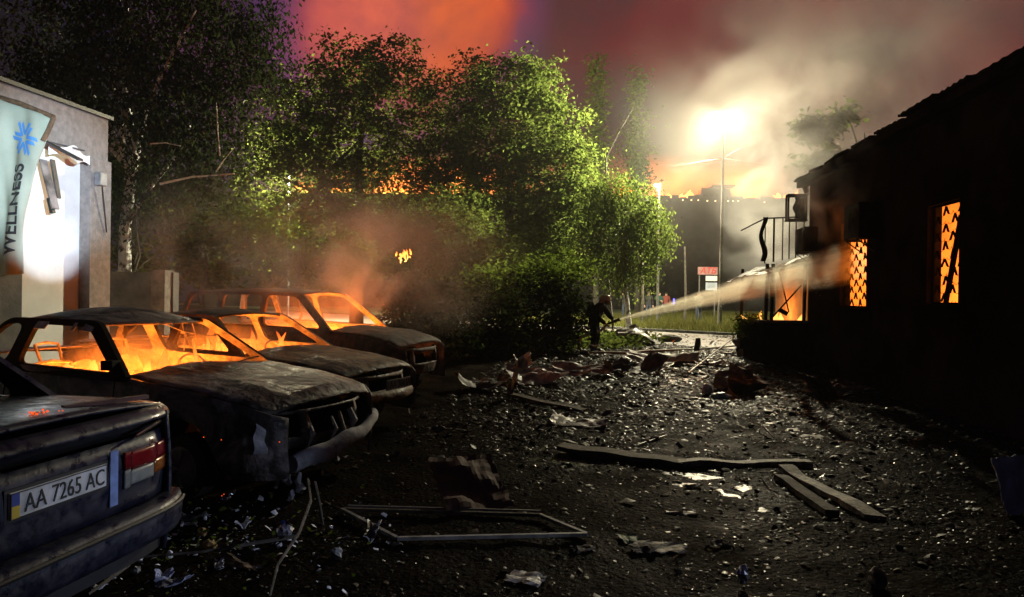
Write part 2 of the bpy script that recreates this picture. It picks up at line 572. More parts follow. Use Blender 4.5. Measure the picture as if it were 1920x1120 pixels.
def curve_mesh(cu):
    o = bpy.data.objects.new("tmp_curve", cu)
    COL.objects.link(o)
    dg = bpy.context.evaluated_depsgraph_get()
    me = bpy.data.meshes.new_from_object(o.evaluated_get(dg))
    COL.objects.unlink(o)
    bpy.data.objects.remove(o)
    return me


def panel2d(outline, holes, thick):
    """flat panel with cut-out openings in (u, v), thickness along w"""
    cu = bpy.data.curves.new("tmp", "CURVE")
    cu.dimensions = "2D"
    cu.fill_mode = "BOTH"
    cu.extrude = thick / 2
    for loop in [outline] + list(holes):
        sp = cu.splines.new("POLY")
        sp.points.add(len(loop) - 1)
        for p, q in zip(sp.points, loop):
            p.co = (q[0], q[1], 0, 1)
        sp.use_cyclic_u = True
    return curve_mesh(cu)


def text_mesh(body, size, extrude=0.002, align="CENTER", shear=0.0, bold=0.0):
    cu = bpy.data.curves.new("tmp", "FONT")
    cu.body = body
    cu.size = size
    cu.extrude = extrude
    cu.align_x = align
    cu.align_y = "CENTER"
    cu.shear = shear
    cu.offset = bold
    return curve_mesh(cu)


def remap(me, fn):
    for v in me.vertices:
        v.co = fn(*v.co)
    me.update()
    return me


def mesh_obj(name, me, mats, parent=None):
    me.name = name
    me.materials.clear()
    for x in (mats if isinstance(mats, (list, tuple)) else [mats]):
        me.materials.append(M[x] if isinstance(x, str) else x)
    o = bpy.data.objects.new(name, me)
    return link(o, parent)


def round_poly(pts, r, n=4):
    out = []
    k = len(pts)
    for i in range(k):
        p, a, b = Vector(pts[i]), Vector(pts[i - 1]), Vector(pts[(i + 1) % k])
        ri = r[i] if hasattr(r, "__len__") else r
        da, db = (a - p), (b - p)
        ri = min(ri, da.length * .45, db.length * .45)
        s_, e_ = p + da.normalized() * ri, p + db.normalized() * ri
        for j in range(n + 1):
            t = j / n
            out.append(tuple((s_ * (1 - t) ** 2 + p * 2 * t * (1 - t) + e_ * t ** 2)))
    return out


def numpy_mesh(name, verts, quads, mats, parent=None, smooth=False):
    me = bpy.data.meshes.new(name)
    nv, nf, k = len(verts), len(quads), quads.shape[1]
    me.vertices.add(nv)
    me.vertices.foreach_set("co", verts.astype(np.float32).ravel())
    me.loops.add(nf * k)
    me.loops.foreach_set("vertex_index", quads.astype(np.int32).ravel())
    me.polygons.add(nf)
    me.polygons.foreach_set("loop_start", np.arange(0, nf * k, k, dtype=np.int32))
    me.polygons.foreach_set("loop_total", np.full(nf, k, dtype=np.int32))
    for x in (mats if isinstance(mats, (list, tuple)) else [mats]):
        me.materials.append(M[x] if isinstance(x, str) else x)
    me.update(calc_edges=True)
    me.validate()
    o = bpy.data.objects.new(name, me)
    return link(o, parent)


def flames(name, mats, spots, parent=None, seed=1, loc=None):
    """tongues of flame: each a leaning, pinched, twisted tongue; spots = (x, y, z, width, height)"""
    rnd = random.Random(seed)
    b = MB()
    for (x, y, z, w, h) in spots:
        n = 9
        lean = Vector((rnd.uniform(-.25, .25), rnd.uniform(-.25, .25), 0)) * h
        ph = rnd.uniform(0, 6)
        pts, rad = [], []
        for i in range(n):
            t = i / (n - 1)
            pts.append(Vector((x, y, z + h * t)) + lean * t * t + Vector((math.sin(ph + 5 * t), math.cos(ph * 1.7 + 4 * t), 0)) * w * .22 * t)
            rad.append(max(.004, w * .5 * (math.sin(math.pi * min(1, .28 + .72 * t)) ** .8) * (1 + .2 * math.sin(ph + 9 * t))))
        b.tube(pts, rad, 7)
    return b.build(name, mats, parent, smooth=True, loc=loc)

# ------------------------------------------------------------------ ground, lane, road, kerb, lawn
b = MB()
b.grid(lambda u, v: Vector((-62 + 136 * u, -15 + 170 * v, 0)), 8, 8)
tag(b.build("ground", "wet_ground"), kind="structure")


def lane_z(x, y):
    n1 = noise.noise(Vector((x * 1.1, y * .9, 3.1)))
    n2 = noise.noise(Vector((x * 4.3, y * 3.7, 1.7)))
    n3 = noise.noise(Vector((x * 11, y * 10, 9.7)))
    return 0.03 + 0.018 * n1 + 0.012 * n2 + 0.008 * n3


NX, NY = 170, 520
xs = np.linspace(-3.4, 6.4, NX + 1)
ys = 1.0 + 30.0 * (np.linspace(0, 1, NY + 1) ** 1.5)
lv = np.array([(x, y, lane_z(x, y)) for x in xs for y in ys])
ii, jj = np.meshgrid(np.arange(NX), np.arange(NY), indexing="ij")
q0 = (ii * (NY + 1) + jj).ravel()
lane = numpy_mesh("lane", lv, np.stack([q0, q0 + NY + 1, q0 + NY + 2, q0 + 1], 1), "wet_ground")
lane.data.polygons.foreach_set("use_smooth", [True] * len(lane.data.polygons))
tag(lane, kind="structure")

# rain and hose water standing in the hollows of the lane
b = MB(); b.grid(lambda u, v: Vector((-1.2 + 5.4 * u, 4.5 + 24 * v, .0205)), 4, 8)
M["puddle"] = mat("puddle", (.004, .004, .003), .36, bump=.6, bscale=12, spec=.12)
tag(b.build("puddle_water", "puddle"), kind="structure")
KA, KB = gnd(1165, 620), gnd(1380, 632)
kd = (KB - KA).normalized()
kn = Vector((-kd.y, kd.x, 0))
if kn.y < 0: kn = -kn


def kp(t, off, z=0.0):
    p = KA + kd * t + kn * off
    return Vector((p.x, p.y, z))


b = MB()
b.grid(lambda u, v: kp(-34 + 60 * u, -7 + 7 * v, 0.045), 6, 2)
tag(b.build("road", "asphalt"), kind="structure")
b = MB()
b.grid(lambda u, v: kp(-60 + 130 * u, 0.2 + 60 * v, 0.11 + .25 * min(1, v * 3)), 12, 12)
tag(b.build("lawn", "lawn"), kind="structure")
kerb = thing("kerb", None, None)
tag(kerb, kind="structure")
for k in range(-6, 14):
    b = MB()
    rz = Matrix.Rotation(math.atan2(kd.y, kd.x), 3, "Z")
    b.box(kp(k, 0.1, 0.075), (0.985, 0.2, 0.17 + .008 * random.random()), rz)
    b.build("kerb_stone", "concrete", kerb, bevel=0.015)

# grass blades on the lawn (nobody could count them)
rng = np.random.default_rng(3)


def blades(name, base, height, width, material, seed, tilt=0.35):
    rg = np.random.default_rng(seed)
    n = len(base)
    a = rg.uniform(0, 2 * np.pi, n)
    side = np.stack([np.cos(a), np.sin(a), np.zeros(n)], 1) * (width * rg.uniform(.6, 1.4, n))[:, None]
    tip = base + np.stack([rg.normal(0, tilt, n), rg.normal(0, tilt, n), np.ones(n)], 1) * (height * rg.uniform(.5, 1.3, n))[:, None]
    v = np.stack([base - side, base + side, tip], 1).reshape(-1, 3)
    return numpy_mesh(name, v, np.arange(3 * n).reshape(-1, 3), material)


n = 36000
t_ = rng.uniform(-9, 16, n); o_ = rng.uniform(0, 1, n) ** 1.6 * 22 + 0.25
KAn = np.array(KA); kdn = np.array(kd); knn = np.array(kn)
base = KAn + kdn * t_[:, None] + knn * o_[:, None]
base[:, 2] = 0.11 + .25 * np.minimum(1, (o_ - .2) / 60 * 3)
tag(blades("grass", base, 0.34, 0.014, GRASS, 5), "tall olive grass covering the lawn beyond the kerb", "grass", kind="stuff")

# ------------------------------------------------------------------ the burning building on the right
XW, YN, YF, EAVE = 4.75, 3.0, 16.9, 4.42
bld = thing("burning_building", "black one-storey building with fire in its barred windows and a wrecked porch", "building", (XW, 0, 0))
W1 = (10.0, 10.92, 1.58, 3.02)
W2 = (13.3, 14.70, 1.48, 3.15)


def rect(a):
    return [(a[0], a[2]), (a[1], a[2]), (a[1], a[3]), (a[0], a[3])]


WT = 0.2
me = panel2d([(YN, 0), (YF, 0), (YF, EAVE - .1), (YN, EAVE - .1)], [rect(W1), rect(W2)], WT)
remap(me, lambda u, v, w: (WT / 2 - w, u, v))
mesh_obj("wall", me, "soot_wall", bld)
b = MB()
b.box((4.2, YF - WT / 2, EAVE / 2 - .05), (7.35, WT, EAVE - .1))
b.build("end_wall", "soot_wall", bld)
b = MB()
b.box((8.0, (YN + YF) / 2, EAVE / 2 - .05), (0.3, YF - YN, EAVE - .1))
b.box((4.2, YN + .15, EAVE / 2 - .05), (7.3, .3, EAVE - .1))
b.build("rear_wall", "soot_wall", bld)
b = MB()
b.box((3.0, 12.4, 0.9), (4.8, 8.2, 0.08)); b.box((5.4, 12.4, 2.4), (0.12, 8.2, 3.0))
b.box((3.0, 8.4, 2.4), (4.8, .12, 3.0)); b.box((2.95, 12.4, 3.62), (4.85, 8.2, .1)); b.box((2.95, 12.3, 2.3), (4.6, .12, 2.7)); b.box((2.95, 16.3, 2.3), (4.7, .1, 2.7))
b.build("room", "room_plaster", bld)
# charred window sills and lintels
for w_ in (W1, W2):
    b = MB()
    b.box((-.06, (w_[0] + w_[1]) / 2, w_[2] - .05), (.18, w_[1] - w_[0] + .16, .06))
    b.build("window_sill", "soot_wall", bld, bevel=.006)
# roof sheets, each its own, uneven along the eave
yy = YN - .4
k = 0
rr = random.Random(4)
while yy < YF + .1:
    w_ = rr.uniform(.75, 1.15)
    b = MB()
    lift = rr.uniform(-.03, .05); tip_ = rr.uniform(-.03, .03)
    o0 = -.30 + rr.uniform(-.06, .05)
    y1 = min(yy + w_ - .01, YF + .25)
    def sheet(u, v, yy=yy, y1=y1, lift=lift, tip_=tip_, o0=o0):
        x = o0 + (4.6 - o0) * u
        y = yy + (y1 - yy) * v
        return Vector((x, y, EAVE + lift + .06 * x * .5 + tip_ * (v - .5) * 2 + .012 * math.sin(y * 40)))
    b.grid(sheet, 5, 12)
    b.build("roof_sheet", "soot_wall", bld, solid=.04)
    yy += w_
b = MB(); b.box((-.16, (YN + YF) / 2, EAVE - .09), (.2, YF - YN + .3, .14)); b.build("eaves_board", "soot_wall", bld)
# torn rafter sticking up at the far end
b = MB(); b.tube([at(1513, 362, 16.1) - Vector((XW, 0, 0)), at(1508, 345, 16.1) - Vector((XW, 0, 0)), at(1503, 330, 16.1) - Vector((XW, 0, 0))], [.06, .07, .05], 6)
b.build("torn_rafter", "char_black", bld)


# window grilles: rows of bent chevron bars
def chevron_mesh():
    b = MB()
    w, h = .15, .12
    b.bar((0, -w * .42, -h / 2), (0, 0, h / 2), .026, .012)
    b.bar((0, w * .42, -h / 2), (0, 0, h / 2), .026, .012)
    for s in (-1, 1):
        b.tube([(0, s * w * .42, -h / 2), (0, s * w * .75, -h * .62), (0, s * w * 1.05, -h * .55), (0, s * w * 1.22, -h * .30)], .003, 5)
    o = b.build("bar", "grille_black")
    me_ = o.data
    bpy.data.objects.remove(o)
    return me_


CHEV = chevron_mesh()
for wi, w_ in enumerate((W1, W2)):
    gx = .09
    b = MB()
    for zz in (w_[2] + .012, w_[3] - .012):
        b.bar((gx, w_[0], zz), (gx, w_[1], zz), .022)
    for y_ in (w_[0] + .012, w_[1] - .012):
        b.bar((gx, y_, w_[2]), (gx, y_, w_[3]), .022)
    if wi == 0:
        b.bar((gx + .05, w_[0] + .62, w_[2]), (gx + .06, w_[0] + .16, w_[3]), .04)
        b.bar((gx + .07, w_[0] + .72, w_[2]), (gx + .05, w_[0] + .28, w_[3] - .2), .03)
    g = b.build("grille", "grille_black", bld)
    row = 0
    z = w_[2] + .09
    while z < w_[3] - .05:
        y = w_[0] + .10 + (.23 if row % 2 else 0)
        while y < w_[1] - .05:
            o = bpy.data.objects.new("bar", CHEV)
            o.location = (gx + rr.uniform(-.012, .012), y, z)
            o.rotation_euler = (rr.uniform(-.06, .06), 0, rr.uniform(-.1, .1))
            o.scale = (1, 1.25, 1)
            link(o, g)
            y += .46
        z += .125
        row += 1

# fire in the rooms
FM_ROOM = flame_mat("flame_room", 3.0, 0.9, 2.4)
sp = []
rr = random.Random(8)
for i in range(30):
    sp.append((rr.uniform(2.2, 4.8), rr.uniform(8.9, 12.0), .95, rr.uniform(.25, .5), rr.uniform(.5, 1.5)))
for i in range(34):
    sp.append((rr.uniform(2.0, 4.8), rr.uniform(12.7, 16.0), .95, rr.uniform(.25, .5), rr.uniform(.5, 1.5)))
f = flames("room_fire", FM_ROOM, [(x + XW, y, z, w, h) for x, y, z, w, h in sp], None, 3)
tag(f, "orange fire burning inside the barred rooms of the black building", "fire", kind="stuff")
FIRE = (1.0, 0.21, 0.018)
for (x, y, z, p) in ((2.6, 10.0, 1.4, 1300), (1.8, 10.9, 1.3, 150), (3.0, 13.4, 1.4, 900), (2.4, 14.6, 1.4, 1200)):
    lamp("POINT", "room_fire_light", (XW + x, y, z), p, FIRE, 0.35)


# air conditioners on the wall
def ac_unit(y, z, w=.8, h=.56, tilt=0.0):
    root = bpy.data.objects.new("air_conditioner", None)
    root.location = (-.26, y, z)
    root.rotation_euler = (tilt, 0, 0)
    link(root, bld)
    b = MB(); b.box((0, 0, 0), (.28, w, h)); b.build("casing", "char_black", root, bevel=.02)
    b = MB()
    for k in range(7):
        rr_ = .05 + .03 * k
        pts = [(-.146, -.1 + rr_ * math.cos(a), rr_ * math.sin(a)) for a in np.linspace(0, 2 * math.pi, 20)]
        b.tube(pts, .004, 4, cap=False)
    b.build("fan_guard", "black_metal", root)
    b = MB()
    for s in (-.28, .28):
        b.bar((.16, s, -h / 2 - .02), (-.14, s, -h / 2 - .02), .03); b.bar((.16, s, -h / 2 - .24), (-.12, s, -h / 2 - .03), .02)
    b.build("bracket", "black_metal", root)


ac_unit(12.95, 3.02, .75, .62)
ac_unit(16.2, 2.95, .8, .55)
# empty sign box frame sticking out at the corner
root = bpy.data.objects.new("sign_box", None); root.location = (-.34, 16.75, 3.75); link(root, bld)
b = MB()
for s in (-1, 1):
    b.box((0, s * .10, .28), (.42, .03, .04)); b.box((0, s * .10, -.28), (.42, .03, .04))
    b.box((-.2, s * .10, 0), (.04, .03, .6)); b.box((.2, s * .10, 0), (.04, .03, .6))
b.box((.02, 0, .30), (.46, .24, .03)); b.box((0, 0, -.30), (.46, .24, .03))
b.build("box_frame", "char_black", root)
b = MB(); b.grid(lambda u, v: Vector((-.04 + .24 * u + .03 * math.sin(9 * v), .05 * math.sin(7 * u + 3 * v), -.26 + .5 * v)), 6, 8)
b.build("torn_panel", "char_black", root, solid=.01)

# porch: low wall, posts, hanging awning, rail above
PX0, PX1, PY0, PY1 = -1.0, 0.02, 16.88, 20.2
b = MB()
b.box(((PX0 + PX1) / 2, PY0 + .14, .52), (PX1 - PX0, .28, 1.04)); b.box((PX0 + .14, (PY0 + PY1) / 2 + .15, .52), (.28, PY1 - PY0 - .3, 1.04))
b.build("porch_wall", "soot_wall", bld)
b = MB(); b.box(((PX0 + PX1) / 2 - .05, PY0 + .13, 1.075), (PX1 - PX0 + .16, .38, .06)); b.build("porch_coping", "concrete", bld, bevel=.01)
for (x, y) in ((PX0 + .07, PY0 + .12), (PX0 + .22, PY0 + .2), (PX0 + .1, PY1 - .1), (PX1 - .08, PY0 + .12)):
    b = MB(); b.bar((x, y, 1.1), (x + .02, y, 2.45), .07); b.build("porch_post", "char_black", bld)
b = MB(); b.grid(lambda u, v: Vector((.1 - 1.55 * u, PY0 - .25 + 3.4 * v, 2.62 - .52 * u + .05 * math.sin(7 * u + 5 * v) + .06 * noise.noise(Vector((u * 6, v * 7, 2))))), 14, 16,
               keep=lambda u, v: noise.noise(Vector((u * 5, v * 6, 0.3))) > -.45 or u < .5)
b.build("awning", "dark_sheet", bld, solid=.02)
b = MB()
rr = random.Random(12)
for k in range(7):
    v = k / 6
    b.bar((-1.05, PY0 - .2 + 3.0 * v, 2.27), (.0, PY0 - .2 + 3.0 * v, 2.56), .035)
b.bar((-1.3, PY0 - .26, 2.10), (0.05, PY0 - .24, 2.52), .05)
b.build("awning_frame", "sheet_metal", bld)
b = MB(); b.bar((PX0 + .2, PY0 + .1, 1.15), (PX1 - .1, PY0 + .3, 1.95), .03); b.bar((PX0 + .62, PY0 + .2, 1.3), (PX0 + .4, PY0 + .3, 2.3), .03); b.box((PX0 + .5, PY0 + .2, 1.30), (.2, .05, .1), Matrix.Rotation(.5, 3, "Y"))
b.build("fallen_strut", "char_black", bld)
b = MB()
b.box((.1, 18.6, 1.25), (.1, 3.2, 2.3))
b.build("porch_back_wall", "room_plaster", bld)
# rail on the porch roof
b = MB()
b.tube([(-1.02, PY0, 3.52), (-.1, PY0 - .02, 3.56)], .018, 6); b.tube([(-1.02, PY0, 3.52), (-1.02, PY0 + 2.8, 3.5)], .018, 6)
b.build("handrail", "black_metal", bld)
for x in (-1.0, -.8, -.6, -.45, -.3, -.12):
    b = MB(); b.tube([(x, PY0, 2.45 + .2 * (x + 1)), (x, PY0, 3.52)], .014 if x != -.8 else .022, 6); b.build("rail_post", "black_metal", bld)
b = MB(); b.grid(lambda u, v: Vector((-1.10 + .1 * u + .05 * math.sin(8 * v), PY0 - .02 + .05 * math.sin(6 * v + 4 * u), 2.5 + 1.05 * v)), 3, 12); b.build("burnt_rag", "char_black", bld, solid=.015)
f = flames("porch_fire", flame_mat("flame_porch", 2.2, 0.9, 2.0), [(XW - .45 + .35 * rr.uniform(-1, 1), 18.2 + rr.uniform(-.8, 1.2), .0, .4, rr.uniform(.8, 1.5)) for _ in range(9)], None, 6)
tag(f, "low orange flames burning behind the porch wall of the black building", "fire", kind="stuff")
lamp("POINT", "porch_fire_light", (XW - .45, 18.7, 1.2), 55, FIRE, 0.3)

# ------------------------------------------------------------------ floodlit building on the far left
LX, LYF = -8.79, 10.9
lb = thing("floodlit_building", "pale plaster building with a grey fascia and headlamp beams on its wall", "building", (LX, 0, 0))
b = MB(); b.box((-.15, 6.95, 1.92), (.3, 7.9, 3.84)); b.build("wall", "pale_plaster", lb)
b = MB(); b.box((-2.5, LYF - .15, 1.92), (4.4, .3, 3.84)); b.build("end_wall", "pale_plaster", lb)
b = MB(); b.box((-2.4, 6.9, 4.22), (5.0, 8.1, .75)); b.build("fascia", "fascia", lb, bevel=.02)
b = MB(); b.box((-2.4, 6.9, 4.62), (5.12, 8.2, .06)); b.build("roof_edge", "black_metal", lb)
b = MB(); b.box((.10, LYF - .24, 1.92), (.2, .48, 3.82)); b.build("corner_pier", "fascia", lb)
b = MB(); b.box((.09, 8.85, 1.6), (.18, .5, 3.2)); b.build("wall_pier", "concrete", lb)
b = MB()
b.box((.28, LYF - .35, 3.48), (.12, .16, .22)); b.build("junction_box", "grey_plastic", lb, bevel=.01)
b = MB(); b.tube([(.27, LYF - .3, 3.38), (.25, LYF - .22, 3.0), (.22, LYF - .12, 2.6)], .012, 5); b.build("cable", "black_trim", lb)
# soffit strips torn loose under the fascia
for (p0, p1, w, h) in ((at(78, 262, 10.2), at(150, 300, 10.0), .10, .03), (at(90, 266, 10.4), at(158, 283, 10.8), .04, .02), (at(80, 300, 10.3), at(104, 392, 10.2), .11, .03),
                    (at(98, 300, 10.4), at(110, 372, 10.4), .08, .03), (at(93, 372, 10.2), at(99, 400, 10.2), .07, .05)):
    b = MB(); o_ = Vector((LX, 0, 0)); b.bar(p0 - o_, p1 - o_, w, h); b.build("loose_strip", random.choice(["dark_sheet", "black_metal", "sheet_metal"]), lb)
b = MB(); c0 = at(125, 285, 10.6) - Vector((LX, 0, 0))
b.grid(lambda u, v: c0 + Vector((.06 * math.sin(5 * u), -.35 + .9 * u, -.12 + .2 * v + .05 * math.sin(9 * u + 3 * v))), 12, 4); b.build("torn_film", "paper", lb, solid=.006)

# banner flag with its logo and lettering
FO = at(60, 380, 9.2)
FR = CR.copy(); FR.z = 0; FR.normalize()
fl = thing("banner_flag", "pale green banner flag with blue star logo and vertical black lettering", "flag", (FO.x, FO.y, 0))
S = 9.2 / FPX


def flag_pt(px, py, off=0.0):
    """cloth surface; px, py are the flag's own layout units (1 unit = 7.2 mm)"""
    wv = .09 * math.sin(px * .075 + py * .012) + .015 * math.sin(px * .2 - py * .02)
    wv *= min(1.0, .25 + max(0, (py - 200)) / 260)
    return Vector((FR.x * (px - 60) * S, FR.y * (px - 60) * S, EYE.z + (541 - py) * S)) + Vector((-_f.x, -_f.y, 0)) * (wv + off)


def flag_uv(u, v):
    top = Vector((-34, 178)) * (1 - u) + Vector((98, 222)) * u
    bot = Vector((-30, 530)) * (1 - u) + Vector((44, 515)) * u
    p = top * (1 - v) + bot * v
    sag = 12 * math.sin(math.pi * v) * u
    return flag_pt(p.x - sag, p.y)


b = MB(); b.grid(flag_uv, 30, 44); b.build("cloth", "flag_cloth", fl, smooth=True, solid=.004)
b = MB(); b.tube([flag_pt(-40, 175, .01), flag_pt(35, 196, .01), flag_pt(99, 221, .01)], .035, 8); b.build("top_bar", "brown_scrap", fl)
b = MB(); b.tube([flag_pt(98, 222, .01), flag_pt(90, 245, .01), flag_pt(80, 266, .01)], .03, 8); b.build("side_bar", "brown_scrap", fl)
b = MB(); b.tube([(FR.x * -.62, FR.y * -.62, 0), (FR.x * -.62, FR.y * -.62, 4.3)], .035, 8); b.build("pole", "grey_metal", fl)
# star of three crossed bars in two strokes
b = MB()
for k in range(6):
    a = math.pi / 3 * k + .12
    d = Vector((math.cos(a), math.sin(a))); n_ = Vector((-d.y, d.x))
    for off, r0, r1 in ((-4.2, 6, 31), (4.2, 10, 27)):
        pts = [d * r0 + n_ * (off - 3.2), d * r1 + n_ * (off - 3.2), d * (r1 + 3) + n_ * (off + 3.2), d * r0 + n_ * (off + 3.2)]
        def lp(p):
            return (47 + p.x * .80, 262 + p.y * 1.04 + p.x * .12)
        qs = [lp(p) for p in pts]
        b.grid(lambda u, v, qs=qs: flag_pt(*((Vector(qs[0]) * (1 - u) + Vector(qs[1]) * u) * (1 - v) + (Vector(qs[3]) * (1 - u) + Vector(qs[2]) * u) * v), .018), 5, 2)
b.build("logo", "flag_blue", fl)
me = text_mesh("WELLNESS", 40, .0, "LEFT", bold=.8)
uw = max(v.co.x for v in me.vertices); vh = max(v.co.y for v in me.vertices) - min(v.co.y for v in me.vertices)
bm = bmesh.new(); bm.from_mesh(me)
bmesh.ops.subdivide_edges(bm, edges=[e for e in bm.edges if e.calc_length() > 6], cuts=2, use_grid_fill=True)
bm.to_mesh(me); bm.free()
remap(me, lambda u, v, w: flag_pt(31 - v * 27 / vh + (u / uw - .4) * 16, 482 - u * 172 / uw, .02))
mesh_obj("lettering", me, "flag_black", fl)

# low boundary wall behind the cars
fw = thing("boundary_wall", "low grey concrete wall with a pale pier behind the burnt cars", "wall")
p0, p1 = at(150, 540, 15.0), at(330, 545, 15.0)
b = MB()
d_ = (p1 - p0); d_.z = 0; L_ = d_.length; d_.normalize()
rz = Matrix.Rotation(math.atan2(d_.y, d_.x), 3, "Z")
mid = (p0 + p1) / 2
b.box((mid.x, mid.y, 1.0), (L_, .25, 2.0), rz); b.build("wall_panel", "concrete", fw)
q = at(305, 540, 14.8); b = MB(); b.box((q.x, q.y, 1.02), (.3, .42, 2.04), rz); b.build("pier", "rubble", fw, bevel=.01)

# ------------------------------------------------------------------ long building with the burning roof
FB0, FB1 = cw(-30, 66), cw(36, 66)
fb = thing("shop_building", "long dark shop building with its roof on fire behind the street lamp", "building", (FB0.x, FB0.y, 0), YAW)
FBH = 1.62 + (558 - 372) * 66 / FPX
b = MB(); b.box((33, .2, FBH / 2), (66, .4, FBH)); b.build("wall", "soot_wall", fb)
b = MB(); b.box((33, 10, FBH - .3), (66, 19.4, .3)); b.build("roof_deck", "soot_wall", fb)
rr = random.Random(21)
b = MB()
x = 28.0
while x < 66:
    w_ = rr.uniform(.4, 1.6); h_ = rr.uniform(.05, .45)
    b.box((x + w_ / 2, .3, FBH + h_ / 2), (w_, .3, h_), Matrix.Rotation(rr.uniform(-.06, .06), 3, "Y")); x += w_ * rr.uniform(.9, 1.3)
b.build("charred_parapet", "char_black", fb)
ux = lambda px: (px - 960) / FPX * 66 + 30
root = bpy.data.objects.new("roof_unit", None); root.location = (ux(1342), 1.2, FBH); link(root, fb)
b = MB(); b.box((0, 0, .55), (3.2, 1.4, 1.1), taper=.85); b.build("housing", "char_black", root)
b = MB(); b.box((.75, 0, 1.32), (2.2, 1.6, .16)); b.build("cowl", "char_black", root)
b = MB()
for s in (-1.2, -.4, .4, 1.2): b.bar((s, .2, 1.0), (s + .1, .2, 1.3), .08)
b.build("struts", "char_black", root)
for px_, dz in ((1277, -.2), (1293, -.2), (1306, -.2), (1323, -.25), (1338, -.25), (1371, -.22), (1362, -.24), (1381, -.22), (1430, -.3)):
    b = MB(); b.ball((ux(px_), -.05, FBH + dz), (.07, .05, .06), 6, 4); b.build("glowing_spot", "roof_spark", fb)
sp = []
for i in range(240):
    x = rr.uniform(3, 60)
    h_ = rr.uniform(.3, 1.5) if x > 42 else rr.choice((1.0, 1.6, 2.4, 3.4, 4.6)) * rr.uniform(.7, 1.2)
    if abs(x - ux(1342)) < 1.9: h_ *= .45
    if x < 42 and noise.noise(Vector((x * .45, 4.4, 0))) < .22: continue
    sp.append((x, rr.uniform(1.5, 6), FBH - .2, rr.uniform(.2, .8) * (1 if x > 42 else 2.0), h_))
rm = Matrix.Rotation(YAW, 3, "Z")
sp = [((rm @ Vector((x, y, 0))).x + FB0.x, (rm @ Vector((x, y, 0))).y + FB0.y, z, w, h) for x, y, z, w, h in sp]
f = flames("roof_fire", flame_mat("flame_roof", 6.0, FBH - .2, FBH + 1.5), sp, None, 9)
tag(f, "orange fire along the roof of the long shop building", "fire", kind="stuff")
for px_, pw in ((540, 14000), (690, 14000), (840, 14000), (1275, 4500), (1400, 6500)):
    p = cw((px_ - 960) / FPX * 70, 70, FBH + 1.2)
    lamp("POINT", "roof_fire_light", p, pw, (1.0, .22, .03), 1.2)

# ------------------------------------------------------------------ cars
def itp(x, pts):
    return float(np.interp(x, [p[0] for p in pts], [p[1] for p in pts]))


